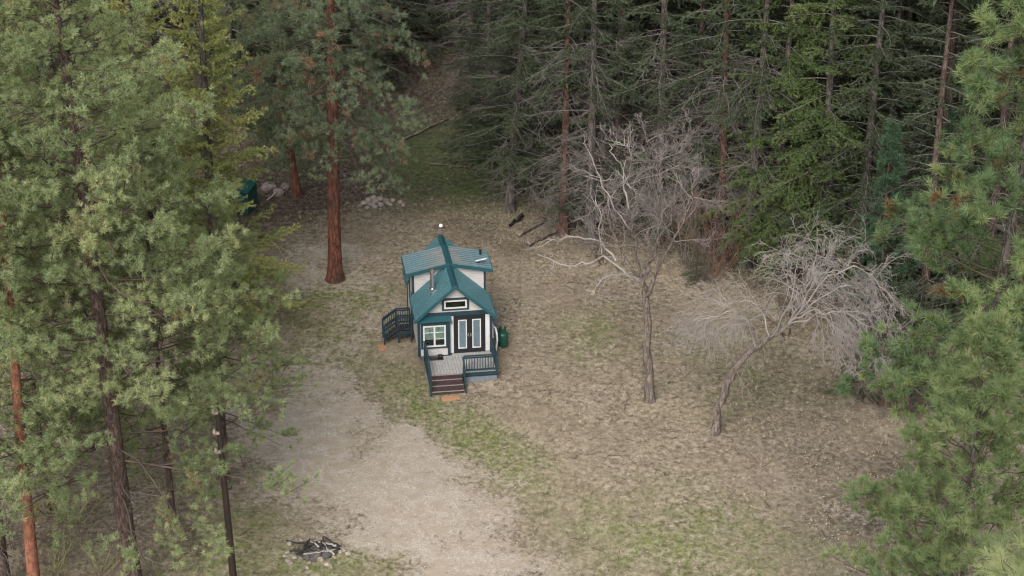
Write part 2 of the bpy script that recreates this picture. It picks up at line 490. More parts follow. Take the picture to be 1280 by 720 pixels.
def lattice(X, Y, scale, seed):
    g = np.random.default_rng(seed); G = g.random((64, 64))
    u = X / scale; v = Y / scale
    i = np.floor(u).astype(int); j = np.floor(v).astype(int); fu = u - i; fv = v - j
    fu = fu * fu * (3 - 2 * fu); fv = fv * fv * (3 - 2 * fv)
    a = G[i % 64, j % 64]; b = G[(i + 1) % 64, j % 64]; c = G[i % 64, (j + 1) % 64]; d = G[(i + 1) % 64, (j + 1) % 64]
    return (a * (1 - fu) + b * fu) * (1 - fv) + (c * (1 - fu) + d * fu) * fv

GRAVEL = [(745, 735), (690, 690), (640, 640), (590, 598), (545, 560), (505, 530), (470, 500), (445, 470), (440, 440), (452, 412), (462, 385), (478, 352), (498, 325), (470, 305), (400, 308), (330, 318), (330, 352), (372, 362), (392, 385), (380, 420), (345, 452), (322, 490), (312, 530), (312, 570), (330, 600), (372, 632), (430, 664), (495, 700), (530, 735)]
GREENS = [([(465, 470), (500, 462), (560, 505), (640, 545), (690, 590), (640, 600), (570, 560), (500, 520)], 1.2, 1.0),
          ([(500, 495), (545, 500), (580, 528), (540, 535)], 0.8, 1.0),
          ([(345, 360), (420, 352), (480, 362), (470, 388), (420, 402), (372, 398)], 1.4, 0.95),
          ([(600, 600), (680, 590), (700, 625), (660, 640)], 1.2, 0.6),
          ([(700, 640), (860, 620), (990, 680), (1010, 735), (760, 735)], 3.0, 0.75),
          ([(230, 650), (330, 640), (380, 690), (470, 690), (500, 735), (200, 735)], 1.5, 0.85),
          ([(350, 440), (420, 500), (390, 530), (340, 510)], 1.2, 0.7),
          ([(480, 160), (640, 140), (690, 240), (620, 268), (520, 250), (490, 220)], 2.0, 0.75),
          ([(340, 150), (300, 80), (340, 60), (400, 200), (360, 230)], 2.0, 0.6),
          ([(350, 390), (440, 395), (480, 450), (440, 470), (370, 450)], 1.5, 0.7),
          ([(690, 400), (760, 390), (800, 430), (720, 450)], 2.0, 0.5),
          ([(850, 440), (960, 430), (1000, 500), (900, 520)], 2.5, 0.42)]
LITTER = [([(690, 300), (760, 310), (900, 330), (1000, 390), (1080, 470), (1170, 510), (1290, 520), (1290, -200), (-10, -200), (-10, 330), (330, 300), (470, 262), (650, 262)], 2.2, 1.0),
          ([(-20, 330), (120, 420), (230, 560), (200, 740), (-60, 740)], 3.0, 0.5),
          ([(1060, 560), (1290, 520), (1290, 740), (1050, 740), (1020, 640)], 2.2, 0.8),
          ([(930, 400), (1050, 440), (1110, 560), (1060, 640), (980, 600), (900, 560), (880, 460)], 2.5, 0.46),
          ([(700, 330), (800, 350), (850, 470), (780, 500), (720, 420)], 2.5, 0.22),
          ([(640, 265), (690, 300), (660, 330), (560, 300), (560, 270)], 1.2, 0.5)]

def masks(X, Y):
    wob = (lattice(X, Y, 2.2, 1) - 0.5) * 2.0 + (lattice(X, Y, 0.7, 2) - 0.5) * 1.0
    g = poly_mask(X, Y, GRAVEL, 2.3); g = np.clip((g - 0.5) * 1.0 + 0.5 + wob * 0.42, 0, 1)
    gr = np.zeros(X.shape)
    for p, s, a in GREENS: gr = np.maximum(gr, poly_mask(X, Y, p, s) * a)
    gr = np.clip(gr * (0.55 + 0.9 * lattice(X, Y, 1.1, 3)), 0, 1)
    g = g * (1 - 0.45 * gr)
    li = np.zeros(X.shape)
    for p, s, a in LITTER: li = np.maximum(li, poly_mask(X, Y, p, s) * a)
    li = np.clip(li + wob * 0.12 * (li > 0.02), 0, 1)
    return g, gr, li

def grid_lines(a, b, c, d, step, growth=1.25):
    mid = np.arange(b, c + step * 0.5, step); L, s, v = [], step, b
    while v > a: s *= growth; v -= s; L.append(max(v, a))
    Rr, s, v = [], step, mid[-1]
    while v < d: s *= growth; v += s; Rr.append(min(v, d))
    return np.concatenate([L[::-1], mid, Rr])

gx = grid_lines(-260, -31, 31, 260, 0.2); gy = grid_lines(-60, 60, 131, 420, 0.2)
GX, GY = np.meshgrid(gx, gy, indexing='xy')
mg, mgr, mli = masks(GX, GY)
GZ = terrain(GX, GY)
fine = (np.abs(GX) < 31.1) & (GY > 59.9) & (GY < 131.1)
GZ = GZ + np.where(fine, (lattice(GX, GY, 0.45, 5) - 0.5) * 0.07 * (1 - 0.7 * mg) + (lattice(GX, GY, 0.24, 6) - 0.5) * 0.03 * (1 - 0.6 * mg), 0)

m, nt, out = new_mat('ground')
a = N(nt, 'ShaderNodeAttribute', attribute_name='mask')
sep = N(nt, 'ShaderNodeSeparateColor'); nt.links.new(a.outputs['Color'], sep.inputs[0])
v = coords(nt, (1, 1, 1))
vs = coords(nt, (1.0, 0.85, 1.0))
n_f = noise(nt, 4.2, 7, 0.74, vs, 0.25); n_m = noise(nt, 1.5, 4, 0.6, v, 0.5); n_l = noise(nt, 0.22, 3, 0.55, v); n_vf = noise(nt, 24, 4, 0.7, v)
dry = ramp(nt, [(0.35, (0.062, 0.050, 0.035)), (0.42, (0.15, 0.121, 0.088)), (0.51, (0.25, 0.21, 0.157)), (0.64, (0.395, 0.34, 0.265))], n_f.outputs['Fac'])
dry2 = mix(nt, ramp(nt, [(0.38, 0.0), (0.64, 1.0)], n_m.outputs['Fac']).outputs[0], dry.outputs[0], mix(nt, 0.32, dry.outputs[0], (0.14, 0.122, 0.075)))
dry3 = mix(nt, ramp(nt, [(0.42, 0.0), (0.62, 1.0)], n_l.outputs['Fac']).outputs[0], dry2, mix(nt, 0.45, dry2, (0.20, 0.16, 0.115)))
n_p = noise(nt, 0.65, 4, 0.62, v, 0.3)
dry3 = mix(nt, ramp(nt, [(0.52, 0.0), (0.68, 0.45)], n_p.outputs['Fac']).outputs[0], dry3, (0.13, 0.105, 0.072))
dry3 = mix(nt, ramp(nt, [(0.30, 0.45), (0.44, 0.0)], n_p.outputs['Fac']).outputs[0], dry3, (0.31, 0.262, 0.20))
grn = ramp(nt, [(0.34, (0.060, 0.068, 0.028)), (0.5, (0.15, 0.158, 0.066)), (0.68, (0.275, 0.268, 0.135))], n_f.outputs['Fac'])
gf = math_n(nt, 'MULTIPLY', sep.outputs[1], ramp(nt, [(0.34, 0.25), (0.6, 1.0)], n_m.outputs['Fac']).outputs[0])
c1 = mix(nt, gf, dry3, grn.outputs[0])
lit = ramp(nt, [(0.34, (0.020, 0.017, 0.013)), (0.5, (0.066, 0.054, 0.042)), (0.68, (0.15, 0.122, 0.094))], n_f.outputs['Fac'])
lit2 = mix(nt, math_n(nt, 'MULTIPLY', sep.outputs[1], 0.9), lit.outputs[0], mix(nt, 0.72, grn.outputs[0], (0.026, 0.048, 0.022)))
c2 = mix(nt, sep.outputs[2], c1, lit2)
vg = N(nt, 'ShaderNodeTexVoronoi'); vg.inputs['Scale'].default_value = 22; nt.links.new(v, vg.inputs['Vector'])
gcol = ramp(nt, [(0.0, (0.22, 0.19, 0.155)), (0.45, (0.355, 0.31, 0.26)), (1.0, (0.50, 0.45, 0.385))], vg.outputs['Color'])
gcol2 = mix(nt, ramp(nt, [(0.40, 0.0), (0.62, 0.92)], n_m.outputs['Fac']).outputs[0], gcol.outputs[0], (0.31, 0.26, 0.20))
edge = math_n(nt, 'ADD', sep.outputs[0], math_n(nt, 'MULTIPLY', math_n(nt, 'SUBTRACT', n_f.outputs['Fac'], 0.5), 1.6))
ge = ramp(nt, [(0.36, 0.0), (0.78, 0.92)], edge)
c3 = mix(nt, ge.outputs[0], c2, gcol2)
hgt = math_n(nt, 'ADD', n_f.outputs['Fac'], math_n(nt, 'MULTIPLY', n_vf.outputs['Fac'], 0.5))
bsdf(nt, out, c3, 0.95, 0.1, 0, hgt, 0.55, 0.09)
M_ground = m

def ground_part(name, sel):
    H, W = GX.shape
    idx = np.arange(H * W).reshape(H, W)
    q = np.stack([idx[:-1, :-1], idx[:-1, 1:], idx[1:, 1:], idx[1:, :-1]], -1)[sel]
    used, inv = np.unique(q.ravel(), return_inverse=True)
    V = np.stack([GX.ravel()[used], GY.ravel()[used], GZ.ravel()[used]], 1)
    me = mesh_arrays(name, V, [(inv.reshape(-1, 4), 0)], [M_ground])
    ca = me.color_attributes.new('mask', 'FLOAT_COLOR', 'POINT')
    C_ = np.stack([mg.ravel()[used], mgr.ravel()[used], mli.ravel()[used], np.ones(len(used))], 1).astype(np.float32)
    ca.data.foreach_set('color', C_.ravel())
    tag(obj(name, me), kind='structure')
cellg = (mg[:-1, :-1] + mg[1:, 1:]) * 0.5 > 0.5
mg = mg * np.clip(1.0 - (GY - 84) * 0.02, 0.76, 1.0)
hill = (GY[:-1, :-1] > 104.5) & ~cellg
ground_part('gravel_drive', cellg)
ground_part('hillside', hill)
ground_part('ground', ~cellg & ~hill)

# grass blades, leaf litter
def scatter(n, x0, x1, y0, y1, g):
    return g.uniform(x0, x1, n), g.uniform(y0, y1, n)
g = np.random.default_rng(21)
X, Y = scatter(120000, -28, 28, 62, 112, g)
a_, b_, c_ = masks(X, Y)
dens = np.clip(1 - a_ * 1.5, 0.02, 1) * np.clip(1 - c_ * 0.7, 0.15, 1) * np.clip(0.35 + 1.4 * lattice(X, Y, 0.8, 9) - 0.3, 0.05, 1)
keep = g.random(len(X)) < dens * 0.62
X, Y, b_, c_ = X[keep], Y[keep], b_[keep], c_[keep]
P = np.stack([X, Y, terrain(X, Y) + 0.0], 1)
lean = np.stack([g.normal(0, 0.6, len(X)), g.normal(0, 0.6, len(X)), np.ones(len(X))], 1)
tint = np.clip(0.25 + g.normal(0, 0.13, len(X)) + 0.75 * (b_ > g.random(len(X)) * 0.8) * (b_ > 0.15), 0, 1)
V_, F_, t_ = blades(P, lean, 3, 0.13, 0.022, 0.2, 1.3, g, 0, tint)
m, nt, out = new_mat('grass_blades')
at_ = N(nt, 'ShaderNodeAttribute', attribute_name='tint')
cr = ramp(nt, [(0.0, (0.15, 0.115, 0.075)), (0.3, (0.31, 0.255, 0.18)), (0.5, (0.42, 0.36, 0.27)), (0.65, (0.15, 0.165, 0.06)), (1.0, (0.10, 0.155, 0.04))], at_.outputs['Fac'])
bsdf(nt, out, cr.outputs[0], 0.85, 0.15)
tag(obj('grass', mesh_arrays('grass', V_, [(F_, 0)], [m], t_, False)), kind='stuff')

g = np.random.default_rng(23)
X, Y = scatter(30000, -28, 28, 62, 108, g)
a_, b_, c_ = masks(X, Y)
keep = (g.random(len(X)) < np.clip(lattice(X, Y, 1.4, 12) * 1.5 - .35, 0, 1) * np.clip(1 - 1.3 * a_, 0, 1) * .5)
X, Y, b_ = X[keep], Y[keep], b_[keep]
V_, F_, t_ = blades(np.stack([X, Y, terrain(X, Y)], 1), np.tile([0., 0, 1], (len(X), 1)), 12, 0.2, 0.018, 0.1, 1.1, g, 0, np.clip(.28 + g.normal(0, .14, len(X)) + .6 * (b_ > .35), 0, 1))
tag(obj('grass_clumps', mesh_arrays('grass_clumps', V_, [(F_, 0)], [m], t_, False)), kind='stuff')
tb = Tubes()
for cx, cy, sx, sy, n in ((0, 85, 14, 12, 500), (4, 78, 8, 6, 260), (10, 88, 5, 6, 260), (-14, 74, 5, 8, 260), (-6, 110, 7, 6, 380), (6, 98, 8, 4, 300)):
    for _ in range(n):
        x, y = cx + g.normal(0, sx), cy + g.normal(0, sy)
        if mg[min(max(int(np.searchsorted(gy, y)), 0), len(gy) - 1), min(max(int(np.searchsorted(gx, x)), 0), len(gx) - 1)] > .25: continue
        a_ = g.uniform(0, 6.3); L = g.uniform(.08, .45)
        q = np.array([x, y, tz(x, y) + .05]); d = np.array([math.cos(a_), math.sin(a_), 0]) * L
        tb.add(np.array([q - d, q + g.normal(0, .03, 3), q + d + np.array([0, 0, g.uniform(0, .08)])]), .012, .006, 3)
tag(obj('twig_litter', tb.build('twig_litter', M_twig_brown)), kind='stuff')

g = np.random.default_rng(24)
X, Y = scatter(60000, -14, 8, 62, 104, g)
a_, b_, c_ = masks(X, Y); keep = g.random(len(X)) < np.clip(a_ * 1.2 - .15, 0, 1) * .22
X, Y = X[keep], Y[keep]; n = len(X); c = np.stack([X, Y, terrain(X, Y) + .01], 1); r_ = g.uniform(.015, .05, n)[:, None]
A = g.normal(size=(n, 3)); A[:, 2] *= .3; A = unit(A); B = unit(np.cross(A, np.array([0, 0, 1.0]))); U = np.cross(B, A)
V_ = np.stack([c + A * r_, c + B * r_ * .8, c - A * r_, c - B * r_ * .8, c + U * r_ * .6], 1).reshape(-1, 3)
F_ = (np.arange(n) * 5)[:, None, None] + np.array([[0, 1, 4], [1, 2, 4], [2, 3, 4], [3, 0, 4]])[None]
m_p, nt, out = new_mat('pebble'); at_ = N(nt, 'ShaderNodeAttribute', attribute_name='tint')
cr = ramp(nt, [(0, (0.12, 0.105, 0.09)), (0.6, (0.30, 0.26, 0.22)), (1, (0.46, 0.42, 0.37))], at_.outputs['Fac'])
bsdf(nt, out, cr.outputs[0], 0.9, 0.15)
tag(obj('loose_gravel', mesh_arrays('loose_gravel', V_, [(F_.reshape(-1, 3), 0)], [m_p], np.repeat(g.random(n), 5), False)), kind='stuff')

# pale fallen leaves and bark flakes
g = np.random.default_rng(22)
cent = [(1050, 600, 2.4, 420), (1010, 650, 2.0, 300), (960, 640, 2.2, 200), (890, 560, 1.2, 160), (820, 640, 5, 260), (740, 560, 5, 240), (900, 420, 5, 240), (400, 420, 6, 160), (600, 420, 8, 260), (1080, 480, 2, 150), (560, 270, 5, 150)]
PX, PY = [], []
for cx, cy, s, n in cent:
    c = at(cx, cy); PX.append(g.normal(c.x, s, n)); PY.append(g.normal(c.y, s * 1.3, n))
X = np.concatenate(PX); Y = np.concatenate(PY)
P = np.stack([X, Y, terrain(X, Y) + 0.045], 1); n = len(P)
u = unit(np.stack([g.normal(size=n), g.normal(size=n), g.normal(0, 0.25, n)], 1)); w = unit(np.cross(u, np.array([0, 0, 1.0]))); w[:, 2] += g.normal(0, 0.25, n)
L = g.uniform(0.02, 0.055, n)[:, None]
V_ = np.stack([P - u * L, P + w * L * 0.5, P + u * L, P - w * L * 0.5], 1).reshape(-1, 3)
m, nt, out = new_mat('fallen_leaf'); at_ = N(nt, 'ShaderNodeAttribute', attribute_name='tint')
cr = ramp(nt, [(0, (0.16, 0.10, 0.06)), (0.6, (0.30, 0.26, 0.21)), (1, (0.50, 0.47, 0.44))], at_.outputs['Fac'])
bsdf(nt, out, cr.outputs[0], 0.8, 0.2)
tag(obj('fallen_leaves', mesh_arrays('fallen_leaves', V_, [(np.arange(n * 4).reshape(-1, 4), 0)], [m], np.repeat(g.random(n), 4), False)), kind='stuff')

# ------------------------------------------------------------------ house materials
def siding_mat(name, col, pitch=0.14, axis=2):
    m, nt, out = new_mat(name)
    v = coords(nt)
    s = N(nt, 'ShaderNodeSeparateXYZ'); nt.links.new(v, s.inputs[0])
    fr = math_n(nt, 'FRACT', math_n(nt, 'DIVIDE', s.outputs[axis], pitch))
    nz = noise(nt, 3.0, 5, 0.65, v)
    c = ramp(nt, [(0.3, tuple(x * 0.86 for x in col)), (0.7, col)], nz.outputs['Fac'])
    inv = math_n(nt, 'SUBTRACT', 1.0, fr)
    bsdf(nt, out, c.outputs[0], 0.6, 0.3, 0, inv, 0.9, 0.03)
    return m
M_siding = siding_mat('white_lap_siding', (0.40, 0.385, 0.375))
M_white = simple_mat('white_vinyl', (0.50, 0.495, 0.49), 0.4, 0.4, vary=0.06)
M_trim = simple_mat('dark_teal_trim', (0.012, 0.032, 0.043), 0.5, 0.4, vary=0.25)
M_rail = simple_mat('blue_green_rail_paint', (0.011, 0.030, 0.041), 0.5, 0.4, vary=0.3)
M_black = simple_mat('black_door_paint', (0.013, 0.014, 0.017), 0.4, 0.4, vary=0.2)
M_room_shade = simple_mat('painted_room_shade', (0.012, 0.012, 0.012), 0.9, 0.1)  # near-black colour stands in for the shade of an unlit room
M_blind = simple_mat('pale_blue_blind', (0.36, 0.42, 0.49), 0.7, 0.2, vary=0.1, scale=30, stretch=(0.2, 0.2, 6))
M_curtain = simple_mat('pale_green_curtain', (0.33, 0.43, 0.36), 0.8, 0.2, vary=0.25, scale=5, stretch=(4, 4, 0.5))
M_deckw = simple_mat('weathered_deck_boards', (0.30, 0.29, 0.28), 0.8, 0.2, vary=0.3, scale=5, stretch=(5, 0.5, 5))
M_step = simple_mat('dark_brown_steps', (0.050, 0.032, 0.031), 0.7, 0.25, vary=0.3, scale=8)
M_nosing = simple_mat('worn_step_nosing', (0.21, 0.185, 0.175), 0.75, 0.2, vary=0.3, scale=9)
M_skirt = simple_mat('grey_skirting', (0.13, 0.15, 0.17), 0.7, 0.25, vary=0.2)
M_steel = simple_mat('stainless_pipe', (0.62, 0.60, 0.58), 0.3, 0.5, 1.0, vary=0.1)
M_grey_pl = simple_mat('grey_plastic', (0.12, 0.13, 0.15), 0.55, 0.3, vary=0.15)
M_paver = simple_mat('orange_paver', (0.36, 0.185, 0.11), 0.85, 0.15, vary=0.2, scale=14)
M_tank = simple_mat('green_tank_paint', (0.008, 0.055, 0.036), 0.35, 0.45, vary=0.3, scale=4)
M_tealbox = simple_mat('teal_box_paint', (0.008, 0.06, 0.055), 0.5, 0.35, vary=0.4, scale=3)
M_brass = simple_mat('handle_metal', (0.5, 0.48, 0.45), 0.3, 0.5, 0.9, vary=0.05)
M_bulb = simple_mat('white_ball', (0.85, 0.85, 0.84), 0.35, 0.4, vary=0.02)
M_pole = simple_mat('dark_pole', (0.022, 0.014, 0.012), 0.55, 0.4, vary=0.4, scale=3, stretch=(4, 4, 0.5))
M_char = simple_mat('charred_wood', (0.03, 0.027, 0.026), 0.8, 0.2, vary=0.6, scale=9)
M_ash = simple_mat('ash', (0.085, 0.078, 0.075), 0.95, 0.05, vary=0.7, scale=7)
M_stone = simple_mat('pale_stone', (0.25, 0.218, 0.187), 0.9, 0.15, vary=0.35, scale=5, bump=0.3)
M_stone_d = simple_mat('dark_stone', (0.19, 0.16, 0.145), 0.9, 0.15, vary=0.35, scale=5, bump=0.3)
M_log = bark_mat('log_bark', (0.03, 0.022, 0.018), (0.12, 0.09, 0.07), (0.25, 0.20, 0.165), 5.0, (0.35, 1, 1))
M_logdark = simple_mat('black_log', (0.012, 0.011, 0.010), 0.9, 0.1, vary=0.5, scale=6)
M_split = simple_mat('split_firewood', (0.42, 0.30, 0.20), 0.85, 0.15, vary=0.3, scale=8)

def roof_mat(name, col, dirt):
    m, nt, out = new_mat(name)
    v = coords(nt); n1 = noise(nt, 2.5, 4, 0.6, v)
    base = ramp(nt, [(0.3, tuple(c * 0.82 for c in col)), (0.7, tuple(c * 1.15 for c in col))], n1.outputs['Fac'])
    c = base.outputs[0]
    if dirt:   # rusty needle litter lying in patches on the low-pitched roof
        vx = coords(nt, (0.8, 2.2, 1)); n2 = noise(nt, 2.1, 5, 0.72, vx, 0.8)
        s = N(nt, 'ShaderNodeSeparateXYZ'); nt.links.new(v, s.inputs[0])
        ax = math_n(nt, 'ABSOLUTE', s.outputs[0])
        inner = math_n(nt, 'SUBTRACT', 1.0, math_n(nt, 'MULTIPLY', ax, 0.22))
        k = ramp(nt, [(0.38, 0.0), (0.50, 0.8)], math_n(nt, 'MULTIPLY', n2.outputs['Fac'], inner))
        c = mix(nt, k.outputs[0], c, (0.36, 0.185, 0.11))
    bsdf(nt, out, c, 0.34, 0.5, 0.2)
    return m
M_roof = roof_mat('teal_metal_roof', (0.046, 0.122, 0.150), False)
M_roof_loft = roof_mat('sky_toned_teal_roof', (0.10, 0.17, 0.195), True)  # paler grey-blue base paints in the sky reflected by the shallow loft roof
M_seam = simple_mat('lit_roof_seam', (0.085, 0.19, 0.21), 0.35, 0.5, 0.2, vary=0.15)  # lighter rib colour paints in metal edges catching light
M_seam_loft = simple_mat('lit_loft_seam', (0.15, 0.235, 0.26), 0.35, 0.5, 0.2, vary=0.15)  # loft ribs likewise: the catch-light is put into a paler teal
M_roof_edge = simple_mat('teal_roof_trim', (0.018, 0.078, 0.092), 0.4, 0.5, 0.2, vary=0.12)

m, nt, out = new_mat('window_glass')
gl = N(nt, 'ShaderNodeBsdfGlossy'); gl.inputs['Roughness'].default_value = 0.03
tr_ = N(nt, 'ShaderNodeBsdfTransparent'); tr_.inputs['Color'].default_value = (0.86, 0.9, 0.9, 1)
fz = N(nt, 'ShaderNodeFresnel'); fz.inputs['IOR'].default_value = 1.5
mx = N(nt, 'ShaderNodeMixShader'); nt.links.new(fz.outputs[0], mx.inputs[0]); nt.links.new(tr_.outputs[0], mx.inputs[1]); nt.links.new(gl.outputs[0], mx.inputs[2])
nt.links.new(mx.outputs[0], out.inputs['Surface'])
M_glass = m

class MB:
    """collects solids and links them as one mesh object"""
    def __init__(self): self.v, self.f = [], []
    def solid(self, pts, faces):
        o = len(self.v); self.v += [tuple(p) for p in pts]; self.f += [tuple(i + o for i in f) for f in faces]; return self
    def box(self, x0, x1, y0, y1, z0, z1):
        p = [(x0, y0, z0), (x1, y0, z0), (x1, y1, z0), (x0, y1, z0), (x0, y0, z1), (x1, y0, z1), (x1, y1, z1), (x0, y1, z1)]
        return self.solid(p, [(3, 2, 1, 0), (4, 5, 6, 7), (0, 1, 5, 4), (1, 2, 6, 5), (2, 3, 7, 6), (3, 0, 4, 7)])
    def slab(self, a, b, c, d, off):
        o = np.array(off); q = [np.array(p, float) for p in (a, b, c, d)]
        p = q + [x + o for x in q]
        return self.solid(p, [(0, 1, 2, 3), (7, 6, 5, 4), (0, 4, 5, 1), (1, 5, 6, 2), (2, 6, 7, 3), (3, 7, 4, 0)])
    def bar(self, a, b, w, h):
        """a rectangular bar from a to b"""
        a, b = np.array(a, float), np.array(b, float); t = unit(b - a)
        up = np.array([0, 0, 1.0]) if abs(t[2]) < 0.95 else np.array([0, 1.0, 0])
        s = unit(np.cross(t, up)); u = np.cross(s, t)
        p = [e + s * w / 2 * i + u * h / 2 * j for e in (a, b) for i, j in ((-1, -1), (1, -1), (1, 1), (-1, 1))]
        return self.solid(p, [(0, 1, 2, 3), (7, 6, 5, 4), (0, 4, 5, 1), (1, 5, 6, 2), (2, 6, 7, 3), (3, 7, 4, 0)])
    def prism(self, poly, y0, y1):
        """an x-z polygon between two depths"""
        n = len(poly); p = [(x, y0, z) for x, z in poly] + [(x, y1, z) for x, z in poly]
        return self.solid(p, [tuple(range(n)), tuple(range(2 * n - 1, n - 1, -1))] + [(i, i + n, (i + 1) % n + n, (i + 1) % n) for i in range(n)])
    def lathe(self, c, prof, k=20):
        o = []; n = len(prof)
        for r, z in prof:
            for i in range(k): o.append((c[0] + r * math.cos(2 * PI * i / k), c[1] + r * math.sin(2 * PI * i / k), c[2] + z))
        F = [(j * k + i, j * k + (i + 1) % k, (j + 1) * k + (i + 1) % k, (j + 1) * k + i) for j in range(n - 1) for i in range(k)]
        F += [tuple(range(k - 1, -1, -1)), tuple((n - 1) * k + i for i in range(k))]
        return self.solid(o, F)
    def build(self, name, mat, parent=None, loc=None, rotz=0.0, smooth=False):
        me = bpy.data.meshes.new(name); me.from_pydata(self.v, [], self.f); me.materials.append(mat)
        me.update()
        import bmesh
        bm = bmesh.new(); bm.from_mesh(me); bmesh.ops.recalc_face_normals(bm, faces=bm.faces); bm.to_mesh(me); bm.free()
        if smooth: me.polygons.foreach_set('use_smooth', np.full(len(me.polygons), True))
        return obj(name, me, parent, loc, rotz)

# ------------------------------------------------------------------ the house
ZF = 0.62
YAW = R(8.3)
HS = (0.95, 0.95, 0.90)
hc = at(569, 440.6, ZF * HS[2])
HOUSE = Vector((hc.x, hc.y, tz(hc.x, hc.y)))
house = thing('tiny_house', 'small white sided cabin with teal metal roofs, raised loft and black double doors', 'house', HOUSE, YAW)
house.scale = HS
W, LEN = 1.79, 5.6           # half width, length of the body
EW, EZ, RZ = 1.99, ZF + 2.15, ZF + 4.02   # eave half width and height, ridge height
sl = (RZ - EZ) / EW
LY0, LY1 = 2.35, 4.15         # loft walls
LW, LEZ, LRZ = 2.17, ZF + 3.62, ZF + 4.10
wz = RZ - sl * W - 0.12
w_ = MB()
w_.prism([(-W, ZF), (W, ZF), (W, wz), (0, RZ - 0.13), (-W, wz)], 0, LEN)
w_.build('wall', M_siding, house)
lw = MB(); lz = LRZ - (LRZ - LEZ) / LW * W - 0.07
lw.prism([(-W - 0.01, ZF + 1.2), (W + 0.01, ZF + 1.2), (W + 0.01, lz), (0, LRZ - 0.09), (-W - 0.01, lz)], LY0, LY1)
lw.build('loft_wall', M_siding, house)
sk = MB(); sk.box(-W + 0.12, W - 0.12, 0.12, LEN - 0.12, 0.0, ZF); sk.build('skirting', M_grey_pl, house)

def gable_roof(name, ew, ez, rz, y0, y1, mat, rib, thick=0.07):
    r = MB(); ribs = MB()
    for s in (-1, 1):
        r.slab((0, y0, rz), (s * ew, y0, ez), (s * ew, y1, ez), (0, y1, rz), (0, 0, -thick))
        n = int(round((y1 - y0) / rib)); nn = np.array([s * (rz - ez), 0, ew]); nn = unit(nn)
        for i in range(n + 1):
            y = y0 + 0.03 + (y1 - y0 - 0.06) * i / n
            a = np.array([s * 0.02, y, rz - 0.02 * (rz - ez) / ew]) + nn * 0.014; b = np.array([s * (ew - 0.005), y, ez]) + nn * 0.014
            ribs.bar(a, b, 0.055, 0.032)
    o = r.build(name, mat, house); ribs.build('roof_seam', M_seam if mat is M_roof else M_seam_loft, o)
    t = MB()
    for s in (-1, 1):                       # rake boards, eave boards and the ridge cap
        t.slab((0, y0 - 0.03, rz + 0.025), (s * ew, y0 - 0.03, ez + 0.025), (s * ew, y0 - 0.005, ez + 0.025), (0, y0 - 0.005, rz + 0.025), (0, 0, -0.19))
        t.slab((0, y1 + 0.005, rz + 0.025), (s * ew, y1 + 0.005, ez + 0.025), (s * ew, y1 + 0.03, ez + 0.025), (0, y1 + 0.03, rz + 0.025), (0, 0, -0.19))
        t.box(min(s * (ew + 0.003), s * (ew + 0.028)), max(s * (ew + 0.003), s * (ew + 0.028)), y0, y1, ez - 0.15, ez + 0.03)
        t.slab((0, y0 - 0.03, rz + 0.055), (s * 0.16, y0 - 0.03, rz + 0.055 - 0.16 * (rz - ez) / ew), (s * 0.16, y1 + 0.03, rz + 0.055 - 0.16 * (rz - ez) / ew), (0, y1 + 0.03, rz + 0.055), (0, 0, -0.03))
    t.build('roof_trim', M_roof_edge, o)
    return o
roof_f = gable_roof('roof', EW, EZ, RZ, -0.38, LY0 - 0.02, M_roof, 0.235)
roof_b = gable_roof('roof', EW, EZ, RZ, LY1 + 0.02, LEN + 0.30, M_roof, 0.235)
roof_l = gable_roof('loft_roof', LW, LEZ, LRZ, LY0 - 0.24, LY1 + 0.2, M_roof_loft, 0.24)
# chimney, vent, dish and mast
ch = MB(); cx, cy = -0.98, 0.95; cz = RZ - sl * 0.98
ch.lathe((cx, cy, cz - 0.15), [(0.10, 0), (0.10, 1.22), (0.13, 1.23), (0.13, 1.27), (0.10, 1.28), (0.10, 1.33), (0.155, 1.34), (0.155, 1.44), (0.06, 1.47)])
chm = ch.build('chimney', M_steel, roof_f, smooth=False)
fl = MB(); fl.slab((cx - 0.17, cy - 0.17, cz + 0.17 * sl + 0.05), (cx + 0.17, cy - 0.17, cz - 0.17 * sl * -1 + 0.05 + 0.0), (cx + 0.17, cy + 0.17, cz + 0.17 * sl + 0.05), (cx - 0.17, cy + 0.17, cz + 0.17 * sl + 0.05), (0, 0, -0.2)); fl.build('chimney_flashing', M_steel, roof_f)
lsl = (LRZ - LEZ) / LW
vt = MB(); vt.lathe((1.78, 3.82, LRZ - 1.78 * lsl), [(0.06, 0), (0.06, 0.22), (0.075, 0.225), (0.075, 0.28), (0.03, 0.3)], 12); vt.build('vent_pipe', M_black, roof_l)
dz = LRZ - 1.62 * lsl
ds = MB(); ds.slab((1.36, 2.40, dz + 0.25), (1.92, 2.46, dz + 0.34), (1.92, 2.78, dz + 0.20), (1.36, 2.72, dz + 0.11), (0.0, 0.02, 0.045)); dish = ds.build('dish_panel', M_white, roof_l)
dm_ = MB(); dm_.bar((1.68, 2.62, dz - 0.02), (1.66, 2.58, dz + 0.22), 0.06, 0.06); dm_.bar((1.5, 2.62, dz + 0.05), (1.86, 2.62, dz - 0.02), 0.08, 0.05); dm_.build('dish_mount', M_grey_pl, roof_l)
ant = MB(); ant.lathe((0.02, LEN + 0.34, ZF + 2.9), [(0.025, 0), (0.025, 1.55)], 8); an = ant.build('mast', M_grey_pl, house)
bl_ = MB(); bl_.lathe((0.02, LEN + 0.34, ZF + 4.55), [(0.095 * math.sin(t) + 0.001, -0.095 * math.cos(t)) for t in np.linspace(0.05, PI - 0.05, 10)], 16); bl_.build('mast_ball', M_bulb, an, smooth=True)

